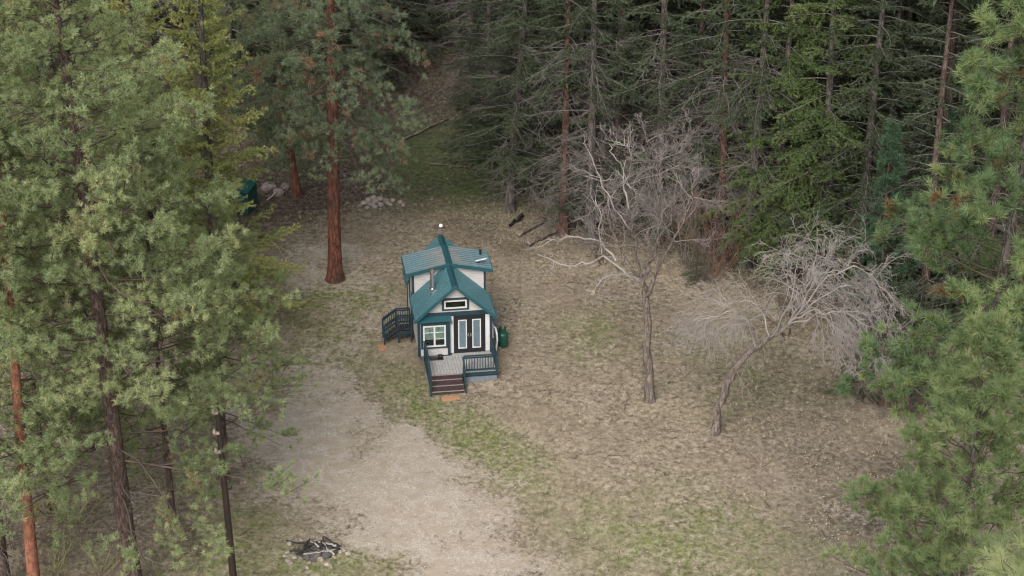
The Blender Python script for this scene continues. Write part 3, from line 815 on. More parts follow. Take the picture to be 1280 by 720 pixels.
# front: corner trims, beam, bump-out with a small roof, gable window, window, doors
def trim_box(*b):
    t_ = MB(); t_.box(*b); t_.build('trim', M_trim, house)
for s in (-1, 1):
    trim_box(s * W - 0.06, s * W + 0.06, -0.035, 0.06, ZF - 0.02, wz + 0.02)
    trim_box(s * W - 0.05, s * W + 0.05, LEN - 0.06, LEN + 0.035, ZF - 0.02, wz)
    trim_box(s * (W + 0.01) - 0.05, s * (W + 0.01) + 0.05, LY0 - 0.03, LY0 + 0.07, ZF + 1.3, lz)
    trim_box(s * (W + 0.01) - 0.05, s * (W + 0.01) + 0.05, LY1 - 0.07, LY1 + 0.03, ZF + 1.3, lz)
trim_box(-W - 0.02, W + 0.02, -0.05, -0.003, ZF + 2.14, ZF + 2.38)
bo = MB(); bo.box(-W - 0.03, -0.30, -0.22, -0.004, ZF + 0.02, ZF + 2.02); bo.build('bay', M_siding, house)
bt = MB()
for x0, x1 in ((-W - 0.06, -W + 0.06), (-0.39, -0.27)): bt.box(x0, x1, -0.25, -0.19, ZF, ZF + 2.03)
bt.box(-W - 0.04, -0.29, -0.245, -0.2, ZF + 1.90, ZF + 2.03)
bt.build('bay_trim', M_trim, house)
br_ = MB(); br_.slab((-W - 0.12, -0.34, ZF + 2.03), (-0.2, -0.34, ZF + 2.03), (-0.2, -0.052, ZF + 2.2), (-W - 0.12, -0.052, ZF + 2.2), (0, 0, -0.05)); br_.build('bay_roof', M_roof_edge, house)
for bx0, bx1 in ((-0.20, -0.07), (1.51, 1.72)):
    cb = MB(); cb.box(bx0, bx1, -0.03, -0.003, ZF, ZF + 2.12); cb.build('white_board', M_white, house)

def window(name, x0, x1, z0, z1, y, parent, surround, mull=(), curtain=None, rails=()):
    s = MB(); k = 0.11
    s.box(x0 - k, x1 + k, y - 0.05, y - 0.001, z1, z1 + k); s.box(x0 - k, x1 + k, y - 0.05, y - 0.001, z0 - k, z0)
    s.box(x0 - k, x0, y - 0.05, y - 0.001, z0, z1); s.box(x1, x1 + k, y - 0.05, y - 0.001, z0, z1)
    wnd = s.build(name, surround, parent)
    f = MB(); t = 0.075
    f.box(x0, x1, y - 0.075, y - 0.004, z1 - t, z1 - 0.001); f.box(x0, x1, y - 0.075, y - 0.004, z0 + 0.001, z0 + t)
    f.box(x0 + 0.001, x0 + t, y - 0.075, y - 0.004, z0 + t, z1 - t); f.box(x1 - t, x1 - 0.001, y - 0.075, y - 0.004, z0 + t, z1 - t)
    for mx_ in mull: f.box(mx_ - 0.045, mx_ + 0.045, y - 0.072, y - 0.004, z0 + t, z1 - t)
    for (a, b, zz) in rails: f.box(a, b, y - 0.060, y - 0.048, zz - 0.018, zz + 0.018)
    f.build('frame', M_white, wnd)
    ib = MB(); ib.box(x0 + 0.02, x1 - 0.02, y - 0.008, y - 0.0045, z0 + 0.02, z1 - 0.02); ib.build('room_shade_sheet', M_room_shade, wnd)  # flat dark sheet on the solid wall, painted shade behind the glass
    if curtain:
        c = MB(); c.box(x0 + t, x1 - t, y - 0.026, y - 0.02, curtain[0], curtain[1]); c.build('curtain', M_curtain, wnd)
    xs = [x0 + t] + [v for mx_ in mull for v in (mx_ - 0.045, mx_ + 0.045)] + [x1 - t]
    for i in range(0, len(xs), 2):
        p = MB(); p.box(xs[i], xs[i + 1], y - 0.046, y - 0.040, z0 + t, z1 - t); p.build('pane', M_glass, wnd)
    return wnd
window('window', -1.60, -0.48, ZF + 0.56, ZF + 1.78, -0.22, house, M_trim, (-1.04,), (ZF + 0.98, ZF + 1.71), ((-1.525, -1.085, ZF + 1.38), (-0.995, -0.555, ZF + 1.38), (-0.995, -0.555, ZF + 1.0)))
window('gable_window', -0.52, 0.60, ZF + 2.58, ZF + 3.05, -0.0, house, M_trim)
df = MB()
df.box(-0.06, 0.02, -0.06, -0.003, ZF, ZF + 2.12); df.box(1.42, 1.50, -0.06, -0.003, ZF, ZF + 2.12); df.box(0.02, 1.42, -0.06, -0.003, ZF + 2.04, ZF + 2.12)
df.build('door_frame', M_black, house)
for x0, x1, hx in ((0.025, 0.716, 0.66), (0.724, 1.415, 0.78)):
    d_ = MB(); y = -0.03
    g0, g1, h0, h1 = x0 + 0.13, x1 - 0.13, ZF + 0.24, ZF + 1.90
    d_.box(x0, g0, y - 0.02, y + 0.025, ZF + 0.02, ZF + 2.035); d_.box(g1, x1, y - 0.02, y + 0.025, ZF + 0.02, ZF + 2.035)
    d_.box(g0, g1, y - 0.02, y + 0.025, ZF + 0.02, h0); d_.box(g0, g1, y - 0.02, y + 0.025, h1, ZF + 2.035)
    door = d_.build('door', M_black, house)
    fr = MB(); t = 0.055
    fr.box(g0, g1, y - 0.035, y + 0.0, h0, h0 + t); fr.box(g0, g1, y - 0.035, y + 0.0, h1 - t, h1); fr.box(g0, g0 + t, y - 0.035, y, h0 + t, h1 - t); fr.box(g1 - t, g1, y - 0.035, y, h0 + t, h1 - t)
    fr.build('glass_frame', M_white, door)
    bb = MB(); bb.box(g0 + 0.01, g1 - 0.01, y + 0.002, y + 0.012, h0 + 0.01, h1 - 0.01); bb.build('blind', M_blind, door)
    pp = MB(); pp.box(g0 + t, g1 - t, y - 0.018, y - 0.012, h0 + t, h1 - t); pp.build('pane', M_glass, door)
    hh = MB(); hh.box(hx - 0.025, hx + 0.025, y - 0.04, y - 0.021, ZF + 0.92, ZF + 1.12); hh.bar((hx, y - 0.06, ZF + 1.0), (hx + (0.1 if hx > 0.7 else -0.1), y - 0.06, ZF + 1.0), 0.025, 0.025); hh.build('handle', M_brass, door)
# side door and side window on the left wall (seen edge-on)
sd = MB(); sd.box(-W - 0.045, -W - 0.012, 2.7, 3.5, ZF + 0.02, ZF + 2.0); sd.build('side_door', M_trim, house)
lamp = MB(); lamp.box(-0.20, -0.12, -0.10, -0.032, ZF + 1.72, ZF + 1.9); lamp.build('porch_lamp', M_brass, house)
vb = MB(); vb.box(W + 0.02, W + 0.10, 2.9, 3.1, ZF + 2.6, ZF + 2.8); vb.build('wall_vent', M_white, house)
mbx = MB(); mbx.box(W + 0.01, W + 0.22, 0.65, 0.95, ZF + 0.35, ZF + 1.15); mbx.build('meter_box', M_white, house)
hs = Tubes(); hs.add(np.array([(W + 0.2, 0.6, ZF + 1.05), (W + 0.30, 0.55, ZF + 1.0), (W + 0.36, 0.5, ZF + 0.7), (W + 0.38, 0.48, ZF + 0.3), (W + 0.30, 0.5, 0.15)]), 0.05, 0.05, 8)
obj('conduit', hs.build('conduit', M_white), house)

def to_world(x, y, z):
    x, y, z = x * HS[0], y * HS[1], z * HS[2]
    return Vector((HOUSE.x + x * math.cos(YAW) - y * math.sin(YAW), HOUSE.y + x * math.sin(YAW) + y * math.cos(YAW), HOUSE.z + z))

def railing(parent, a, b, z0a, z0b, h, n, posts=(True, True), width=0.08):
    """railing from a to b (x, y); z0a, z0b are the heights it stands on"""
    m_ = MB()
    A0 = np.array([a[0], a[1], z0a]); B0 = np.array([b[0], b[1], z0b])
    up = np.array([0, 0, h])
    m_.bar(A0 + up, B0 + up, 0.10, 0.045); m_.bar(A0 + up * 0.88, B0 + up * 0.88, 0.045, 0.07); m_.bar(A0 + up * 0.13, B0 + up * 0.13, 0.05, 0.08)
    for f, p in ((posts[0], A0), (posts[1], B0)):
        if f: m_.bar(p + np.array([0, 0, -0.25]), p + up * 0.975, width, width)
    o = m_.build('railing', M_rail, parent)
    for i in range(n):
        q = A0 + (B0 - A0) * (i + 1) / (n + 1)
        k = MB(); k.bar(q + up * 0.165, q + up * 0.85, 0.035, 0.035); k.build('baluster', M_rail, o)
    return o

# front deck with steps
deck = thing('front_deck', 'grey board deck with dark teal railings in front of black double doors', 'deck', HOUSE, YAW); deck.scale = HS
DX0, DX1, DY0, DY1 = -1.55, 1.78, -2.2, -0.27
fl_ = MB(); nb = 22; bw = (DX1 - DX0) / nb
for i in range(nb): fl_.box(DX0 + i * bw + 0.006, DX0 + (i + 1) * bw - 0.006, DY0, DY1 if i * bw + DX0 < -0.25 else -0.065, ZF - 0.055, ZF - 0.012)
fl_.build('deck_boards', M_deckw, deck)
rm = MB(); rm.box(DX0 + 0.001, DX1 - 0.001, DY0 + 0.03, DY1 - 0.02, ZF - 0.28, ZF - 0.057); rm.box(DX0 - 0.03, DX0 - 0.002, DY0, DY1, ZF - 0.27, ZF - 0.02); rm.box(DX1 + 0.002, DX1 + 0.03, DY0, DY1, ZF - 0.27, ZF - 0.02)
rm.box(0.14, DX1 + 0.03, DY0 - 0.03, DY0 - 0.002, ZF - 0.2, ZF - 0.015)
rm.build('deck_frame', M_rail, deck)
for b_ in ((0.14, DX1, DY0, DY0 + 0.025), (DX1 - 0.03, DX1 - 0.002, DY0 + 0.03, DY1), (DX0 + 0.02, DX0 + 0.045, DY0 + 0.03, DY1)):
    sk2 = MB(); sk2.box(*b_, -0.08, ZF - 0.285); sk2.build('deck_skirt', M_skirt, deck)
SX0, SX1 = DX0 - 0.02, 0.11
ri, run = ZF / 4, 0.32
for i in range(4):
    z = ZF - ri * i; y1 = DY0 - run * (i - 0) ; 
    if i < 4:
        st = MB(); st.box(SX0 + 0.06, SX1 - 0.06, y1 - 0.03, y1 - 0.004, z - ri + 0.004, z - 0.062)
        if i < 3: st.box(SX0 + 0.06, SX1 - 0.06, y1 - run + 0.025, y1 - 0.032, z - ri - 0.045, z - ri - 0.004)
        o = st.build('step', M_step, deck)
        ns_ = MB(); ns_.box(SX0 + 0.06, SX1 - 0.06, y1 - (run if i < 3 else 0) - (0.0 if i < 3 else 0.06), y1 - (run if i < 3 else 0) + 0.022 - (0.0 if i < 3 else 0.06), z - ri - 0.045 + (0 if i < 3 else 0.0), z - ri + 0.0)
        if i < 3: ns_.build('nosing', M_nosing, o)
n0 = MB(); n0.box(SX0 + 0.06, SX1 - 0.06, DY0 - 0.055, DY0 - 0.006, ZF - 0.058, ZF - 0.008); n0.build('deck_nosing', M_nosing, deck)
for x in (SX0, SX1):
    sg = MB(); sg.slab((x, DY0 - 0.01, ZF - 0.05), (x, DY0 - 0.01, ZF - 0.36), (x, DY0 - 4 * run + 0.2, -0.05), (x, DY0 - 3 * run - 0.1, -0.05 + 0.22), (0.05, 0, 0)); sg.build('stringer', M_rail, deck)
railing(deck, (DX0, DY1 - 0.02), (DX0, DY0 + 0.02), ZF, ZF, 0.92, 12)
railing(deck, (DX0, DY0 - 0.04), (DX0, DY0 - 3 * run), ZF, 0.10, 0.92, 0, (False, True))
railing(deck, (0.13, DY0 - 0.04), (0.13, DY0 - 3 * run + 0.4), ZF - 0.03, 0.30, 0.92, 0, (False, True))
railing(deck, (0.16, DY0 + 0.02), (DX1 - 0.02, DY0 + 0.02), ZF, ZF, 0.92, 11)
railing(deck, (DX1 - 0.02, DY0 + 0.06), (DX1 - 0.02, -0.12), ZF, ZF, 0.92, 13, (False, True))

# side stairs on the left wall
side = thing('side_stairs', 'dark teal landing and stairs with railings at cabin side', 'stairs', HOUSE, YAW); side.scale = HS
LX0, LX1, SY0, SY1 = -2.60, -1.86, 2.75, 3.6
ld = MB()
for i in range(6): ld.box(LX0 + i * 0.123 + 0.005, LX0 + (i + 1) * 0.123 - 0.005, SY0, SY1, ZF - 0.05, ZF - 0.01)
ld.build('landing', M_step, side)
lf = MB()
for x in (LX0 + 0.05, LX1 - 0.05):
    for y in (SY0 + 0.05, SY1 - 0.05): lf.box(x - 0.045, x + 0.045, y - 0.045, y + 0.045, -0.05, ZF - 0.055)
lf.box(LX0, LX1, SY0 + 0.01, SY0 + 0.04, ZF - 0.22, ZF - 0.053); lf.build('landing_frame', M_rail, side)
for i in range(3):
    z = ZF - 0.155 * (i + 1)
    s_ = MB(); s_.box(LX0 - 0.22 * (i + 1), LX0 - 0.22 * i - 0.004, SY0 + 0.06, SY1 - 0.06, z - 0.045, z); s_.box(LX0 - 0.22 * i - 0.03, LX0 - 0.22 * i - 0.006, SY0 + 0.06, SY1 - 0.06, z + 0.002, z + 0.10); s_.build('step', M_step, side)
for y in (SY0, SY1):
    railing(side, (LX1 - 0.04, y), (LX0, y), ZF, ZF, 0.92, 5)
    railing(side, (LX0, y), (LX0 - 0.68, y), ZF, 0.10, 0.92, 5, (False, True))

def solo(mb, name, mat, label, cat, x, y, z=0.0, rot=0.0):
    p = to_world(x, y, 0)
    o = mb.build(name, mat, None, Vector((p.x, p.y, tz(p.x, p.y) + z)), YAW + rot)
    return tag(o, label, cat)
pv = MB(); pv.box(-0.42, 0.42, -0.16, 0.16, -0.03, 0.06)
solo(pv, 'paver', M_paver, 'orange brown paver slab at foot of the front deck steps', 'paver', -0.66, DY0 - 4 * run - 0.1)
pv = MB(); pv.box(-0.16, 0.16, -0.26, 0.26, -0.03, 0.06)
pcen = at(477, 435)
o = tag(pv.build('paver', M_paver, None, Vector((pcen.x, pcen.y, pcen.z)), YAW), 'orange brown paver slab at foot of the side stairs', 'paver')
# propane tank
pt = at(628, 433)
tank = thing('propane_tank', 'upright dark green propane tank beside the cabin wall', 'tank', pt)
tk = MB(); tk.lathe((0, 0, 0), [(0.21, 0), (0.21, 0.05), (0.27, 0.12), (0.285, 0.2), (0.285, 0.62), (0.27, 0.70), (0.20, 0.78), (0.08, 0.81)], 24); tk.build('cylinder', M_tank, tank, smooth=True)
co = MB()
for i in range(24):
    if i in (4, 5, 6): continue
    a0, a1 = 2 * PI * i / 24, 2 * PI * (i + 1) / 24
    co.slab((0.17 * math.cos(a0), 0.17 * math.sin(a0), 0.76), (0.17 * math.cos(a1), 0.17 * math.sin(a1), 0.76), (0.17 * math.cos(a1), 0.17 * math.sin(a1), 0.99), (0.17 * math.cos(a0), 0.17 * math.sin(a0), 0.99), (0.015 * math.cos(a0), 0.015 * math.sin(a0), 0))
co.build('collar', M_tank, tank)
va = MB(); va.lathe((0, 0, 0.8), [(0.03, 0), (0.03, 0.09), (0.05, 0.1), (0.05, 0.13)], 10); va.build('valve', M_brass, tank)
# grey lidded bin behind it
gb = thing('storage_bin', 'grey lidded box against the cabin side wall behind the tank', 'box', to_world(2.2, 3.3, 0), YAW)
b1 = MB(); b1.box(-0.3, 0.32, -0.4, 0.4, 0.0, 0.85); b1.build('box_body', M_grey_pl, gb)
b2 = MB(); b2.slab((-0.34, -0.45, 0.853), (0.36, -0.45, 0.853), (0.36, 0.45, 0.93), (-0.34, 0.45, 0.93), (0, 0, 0.06)); b2.build('lid', M_skirt, gb)
# things lying on the deck under the window
mt = MB(); mt.box(-0.55, 0.35, -0.16, 0.16, 0.0, 0.02); o = mt.build('doormat', M_black, None, to_world(-1.02, -0.52, ZF - 0.012), YAW); tag(o, 'black mat lying on the grey deck under the front window', 'mat')
bt_ = Tubes(); bt_.add(np.array([(-0.10, 0, 0.09), (0, 0, 0.10), (0.12, 0.0, 0.08)]), 0.09, 0.07, 10)
sh = MB(); sh.lathe((0, 0, 0), [(0.07, 0), (0.11, 0.02), (0.12, 0.12), (0.10, 0.17), (0.05, 0.18)], 14)
tag(sh.build('pot', M_black, None, to_world(-0.80, -0.50, ZF + 0.008), 0), 'small black pot on the mat under the front window', 'pot')

# ------------------------------------------------------------------ stones, logs, fire pit, pole, green box
def stone_mesh(g, sx, sy, sz, mat):
    import bmesh
    bm = bmesh.new(); bmesh.ops.create_icosphere(bm, subdivisions=2, radius=1)
    off = g.uniform(0, 9, 3); cuts = [unit(g.normal(size=3)) for _ in range(6)]
    for v in bm.verts:
        c = np.array(v.co); 
        for n_ in cuts:
            d_ = c @ n_
            if d_ > 0.72: c = c - n_ * (d_ - 0.72)
        c = c * (1 + 0.08 * math.sin(c[0] * 5 + off[0]) * math.sin(c[1] * 4 + off[1]))
        v.co = (c[0] * sx, c[1] * sy, c[2] * sz)
    me = bpy.data.meshes.new('stone'); bm.to_mesh(me); bm.free(); me.materials.append(mat)
    return me

g = np.random.default_rng(5)
c0 = at(474, 255)
pile = [(-0.85, 0.0, .22), (-0.55, .25, .25), (-0.45, -.15, .24), (-0.15, .1, .27), (0.12, -.2, .22), (-0.2, -.35, .2), (0.35, .15, .22), (0.55, -.1, .2), (0.0, .3, .22), (-0.3, .15, .2, .22), (0.05, 0.02, .18, .24), (1.15, 0.05, .18), (1.35, -.2, .17), (-1.05, -.25, .17), (0.75, .2, .16), (-0.65, -.4, .16)]
for i, q in enumerate(pile):
    x, y = c0.x + q[0], c0.y + q[1] * 1.4; z = tz(x, y) + (q[3] if len(q) > 3 else 0) + q[2] * 0.35
    o = obj('stone', stone_mesh(g, q[2] * g.uniform(.8, 1.3), q[2] * g.uniform(.8, 1.2), q[2] * g.uniform(.6, .9), M_stone if g.random() < .7 else M_stone_d), None, (x, y, z), g.uniform(0, 6))
    tag(o, 'pale rough stone in the heap beyond the big red barked pine', 'stone', 'stones in the heap behind the pine')

def log_obj(name, p0, p1, r0, r1, mat, label, cat, endmat=None, kinks=0.03, group=None, seed=1):
    g_ = np.random.default_rng(seed)
    p0, p1 = np.array(p0), np.array(p1); c = (p0 + p1) / 2
    t = np.linspace(0, 1, 9)[:, None]; pts = p0 + (p1 - p0) * t - c; pts = pts + g_.normal(0, kinks, pts.shape) * np.sin(t * PI)
    tb = Tubes(); rad = np.linspace(r0, r1, 9) * g_.uniform(0.93, 1.07, 9)
    tb.add(pts, 0, 0, 10, rad); V, F = tb.arrays(); n = len(V)
    V2 = np.concatenate([V, [pts[0]], [pts[-1]]])
    caps = [[n, (i + 1) % 10, i] for i in range(10)] + [[n + 1, n - 10 + i, n - 10 + (i + 1) % 10] for i in range(10)]
    me = mesh_arrays(name, V2, [(F, 0), (np.array(caps), 1)], [mat, endmat or M_stone_d])
    return tag(obj(name, me, None, Vector(c)), label, cat, group)

def on(px, py, dz): return np.array(at(px, py)) + np.array([0, 0, dz])
log_obj('fallen_log', on(648, 297, .16), on(682, 278, .2), .13, .09, M_log, 'upper of two grey fallen logs at the forest edge beside a dark branch', 'log', seed=2)
log_obj('fallen_log', on(660, 308, .18), on(702, 288, .2), .15, .11, M_log, 'lower of two grey fallen logs, ending at the foot of a red brown fir', 'log', seed=3)
log_obj('charred_branch', on(637, 283, .06), on(653, 274, .25), .07, .12, M_logdark, 'short black charred branch lying on dry grass near the leaning grey fir', 'branch', M_logdark, 0.05, seed=4)
log_obj('fallen_log', on(478, 50, .35), on(545, 52, .35), .17, .12, M_log, 'dark log lying across the shaded slope at the top of the grassy gap', 'log', seed=5)
log_obj('fallen_log', on(500, 178, .1), on(560, 150, .1), .07, .05, M_log, 'thin dark stick lying on the green slope above the stone heap', 'log', seed=6)
log_obj('fallen_log', on(286, 12, .5), on(330, 9, .3), .17, .14, M_split, 'orange brown log in the dark woods left of the big pine', 'log', seed=7)
log_obj('fallen_log', on(530, 205, .08), on(610, 214, .08), .05, .04, M_log, 'thin grey pole lying on the slope behind the cabin', 'log', seed=8)
log_obj('fallen_stick', on(150, 668, .08), on(205, 672, .08), .05, .03, M_log, 'grey stick on the forest floor near the near pine trunk', 'stick', seed=9)
log_obj('fallen_stick', on(334, 252, .1), on(346, 245, .25), .05, .05, M_bare_white, 'short bleached stick on bare soil behind the yellow green fir', 'stick', M_bare_white, seed=10)
for i, (px, py, s) in enumerate(((338, 238, .55), (348, 243, .4), (356, 236, .35))):
    p = at(px, py); tag(obj('boulder', stone_mesh(g, s, s * .9, s * .7, M_stone_d), None, p + Vector((0, 0, s * .3)), i), ('large grey boulder beside the foot of the leaning pine', 'low grey boulder in front of the larger boulder', 'small grey boulder touching the leaning pine trunk')[i], 'boulder')

fp = at(395, 690)
asm = MB(); asm.lathe((0, 0, 0), [(0.8, 0.0), (0.65, 0.07), (0.3, 0.12), (0.02, 0.14)], 22); asm.v = [(x * (1 + .16 * math.sin(math.atan2(y, x) * 3 + 1) + .1 * math.sin(math.atan2(y, x) * 7)), y * (1 + .16 * math.sin(math.atan2(y, x) * 3 + 1)), z) for x, y, z in asm.v]; tag(asm.build('ash', M_ash, None, fp, 0, True), kind='stuff')
g = np.random.default_rng(11)
for i in range(34):
    a_ = 2 * PI * i / 34 + g.normal(0, .2); rr = g.uniform(0.55, 1.15); s = g.uniform(.06, .15)
    if math.sin(a_) > 0.55: s *= 0.7
    x, y = fp.x + rr * 1.15 * math.cos(a_), fp.y + rr * math.sin(a_) * 1.2
    o = obj('stone', stone_mesh(g, s * g.uniform(.9, 1.4), s, s * .75, M_stone if g.random() < .65 else M_stone_d), None, (x, y, tz(x, y) + s * .3), g.uniform(0, 6))
    tag(o, 'small pale stone of the ring around the burnt fire pit', 'stone', 'stones around the fire pit')
for i in range(11):
    a_ = g.uniform(0, PI); L = g.uniform(.35, .75); cx, cy = fp.x + g.normal(0, .4), fp.y + g.normal(0.1, .35); z = tz(cx, cy) + .13 + .02 * (i % 4)
    d = np.array([math.cos(a_), math.sin(a_), g.normal(0, .1)]) * L
    c = np.array([cx, cy, z])
    log_obj('charred_stick', c - d, c + d, .042, .03, M_char if i % 3 else M_bare_silver, 'charred stick in the heap inside the stone fire ring' if i % 3 else 'pale ash grey stick in the heap inside the stone fire ring', 'stick', M_char, .03, 'burnt sticks in the fire pit', 20 + i)

# slim dark pole with hardware at its top
pb = at(293, 735); pole_h = 8.6
pole = thing('utility_pole', 'slim dark pole with pale hardware at its top behind pine branches', 'pole', pb)
tp = px_at(271, 505, pb.y); tipx = tp.x - pb.x; tipz = tp.z - pb.z
tb = Tubes(); tb.add(np.array([(0, 0, -.2), (tipx * .33, 0, tipz * .33), (tipx * .66, 0, tipz * .66), (tipx, 0, tipz)]), 0.15, 0.10, 12); obj('shaft', tb.build('shaft', M_pole), pole)
for k, dzz in enumerate((0.25, 1.1, 1.9)):
    q = MB(); q.box(tipx - 0.16, tipx + 0.04, -0.16, -0.09, tipz - dzz - 0.1, tipz - dzz); q.lathe((tipx - 0.14, -0.16, tipz - dzz - 0.05), [(0.05, 0), (0.065, 0.03), (0.05, 0.14), (0.03, 0.18)], 12); q.build('insulator', M_stone, pole)

# dark green box seen through the fir
gp = at(304, 262)
gbx = thing('green_container', 'dark teal green metal container half hidden by the yellow green fir', 'container', gp, R(-14)); gbx.scale = (.8, .8, .85)
q = MB(); q.box(-0.75, 0.75, -0.9, 0.9, 0.05, 1.55)
for i in range(7): q.box(-0.76 + i * 0.24, -0.70 + i * 0.24, -0.94, -0.902, 0.1, 1.5)
q.build('container_body', M_tealbox, gbx)
q = MB(); q.slab((-0.82, -0.98, 1.553), (0.82, -0.98, 1.553), (0.82, 0.98, 1.72), (-0.82, 0.98, 1.72), (0, 0, 0.06)); q.build('lid', M_tealbox, gbx)

# ------------------------------------------------------------------ bare trees
def wiggle(P, g, amp=.06, m=3):
    P = np.asarray(P, float); n = len(P); t = np.linspace(0, n - 1, (n - 1) * m + 1)
    Q = np.stack([np.interp(t, np.arange(n), P[:, k]) for k in range(3)], 1)
    Q[1:-1] += g.normal(0, amp, (len(Q) - 2, 3)); return Q

def bare_main():
    g = np.random.default_rng(31)
    b = at(812, 502); t = thing('bare_tree', 'tall leafless tree with pinkish grey twigs standing alone right of the cabin', 'tree', b)
    def P(px, py, dy=0.0):
        q = px_at(px, py, b.y + dy); return np.array([q.x - b.x, q.y - b.y, q.z - b.z])
    tr = Tubes(); br = Tubes(); wh = Tubes()
    trunk = np.array([P(812, 507), P(812, 470), P(809, 435, .05), P(810, 400, .1), P(807, 370, .1), P(803, 345, .0)])
    trunk = wiggle(trunk, g, .035); tr.add(trunk, 0, 0, 10, np.interp(np.arange(16), [0, 2, 8, 15], [.33, .20, .18, .13]) * g.uniform(.9, 1.12, 16))
    stems = [np.array([P(803, 350), P(795, 320, -.2), P(790, 290, -.4), P(786, 262, -.5), P(780, 235, -.4), P(790, 195, -.2)]),
             np.array([P(805, 348), P(815, 318, .4), P(824, 285, .5), P(826, 250, .4), P(822, 205, .3), P(806, 160, .2)]),
             np.array([P(808, 370), P(822, 340, -.5), P(840, 305, -.8), P(855, 275, -1.0), P(866, 245, -1.0), P(872, 220, -1.0)]),
             np.array([P(806, 345), P(812, 315, 1.0), P(836, 280, 1.6), P(846, 240, 1.8), P(848, 205, 2), P(840, 170, 2)]),
             np.array([P(800, 345), P(782, 325, .8), P(768, 295, 1.2), P(760, 262, 1.5), P(752, 225, 1.6), P(748, 195, 1.6)])]
    for i, s in enumerate(stems):
        s = wiggle(s, g, .07); tr.add(s, .085, .016, 7)
        for k in range(14 if i not in (2, 4) else 9):
            u = g.uniform(.22, 1); q = interp_poly(s, min(u, .999)); loc = unit(s[-1] - s[0]); rr = g.normal(size=3); pe = unit(rr - (rr @ loc) * loc)
            grow(br, q, unit(loc * .6 + pe * 1.0), (1.85 - .9 * u) * g.uniform(.6, 1.25), .024, 3, g, .05, .22, (3, 5), .62, .6)
    # long bleached lower limbs reaching towards the forest edge
    for pts, r in (([P(803, 350), P(780, 340, 1), P(755, 320, 2), P(735, 330, 2.6), P(712, 332, 3), P(672, 318, 3.4)], .075),
                   ([P(770, 326, 1.4), P(752, 303, 2), P(730, 298, 2.6), P(708, 296, 3), P(682, 304, 3.2)], .06),
                   ([P(752, 318, 2), P(748, 285, 2), P(752, 262, 2.1), P(744, 250, 2.2)], .05),
                   ([P(802, 352), P(785, 345, -.6), P(765, 343, -1.2), P(748, 352, -1.6), P(738, 368, -1.8)], .05),
                   ([P(790, 290, -.4), P(770, 262, -.8), P(760, 240, -1), P(745, 215, -1.1), P(736, 190, -1.1)], .05),
                   ([P(788, 235, -.4), P(775, 205, -.9), P(762, 190, -1.2), P(764, 182, -1.2), P(790, 183, -1)], .04),
                   ([P(786, 262, -.5), P(783, 238, -.7), P(778, 225, -.8), P(782, 200, -.9)], .06)):
        pts = wiggle(pts, g, .05); wh.add(pts, r * .85, r * .3, 6)
        for k in range(7):
            q = interp_poly(pts, g.uniform(.25, .98)); loc = unit(pts[-1] - pts[0])
            grow(wh, q, unit(loc * .5 + g.normal(0, .7, 3)), g.uniform(.4, 1.0), r * .35, 2, g, .03, .22, (1, 3), .8, .6)
    # small low sprouts on the trunk
    for k in range(16):
        q = interp_poly(trunk, g.uniform(.15, .95)); a_ = g.uniform(0, 6.3)
        grow(br, q, np.array([math.cos(a_), math.sin(a_), .25]), g.uniform(.3, 1.0), .018, 2, g, .02, .25, (1, 3))
    obj('trunk', tr.build('trunk', M_bark_bare), t); obj('twigs', br.build('twigs', M_bare_pink), t); obj('bleached_limbs', wh.build('bleached_limbs', M_bare_white), t)
bare_main()

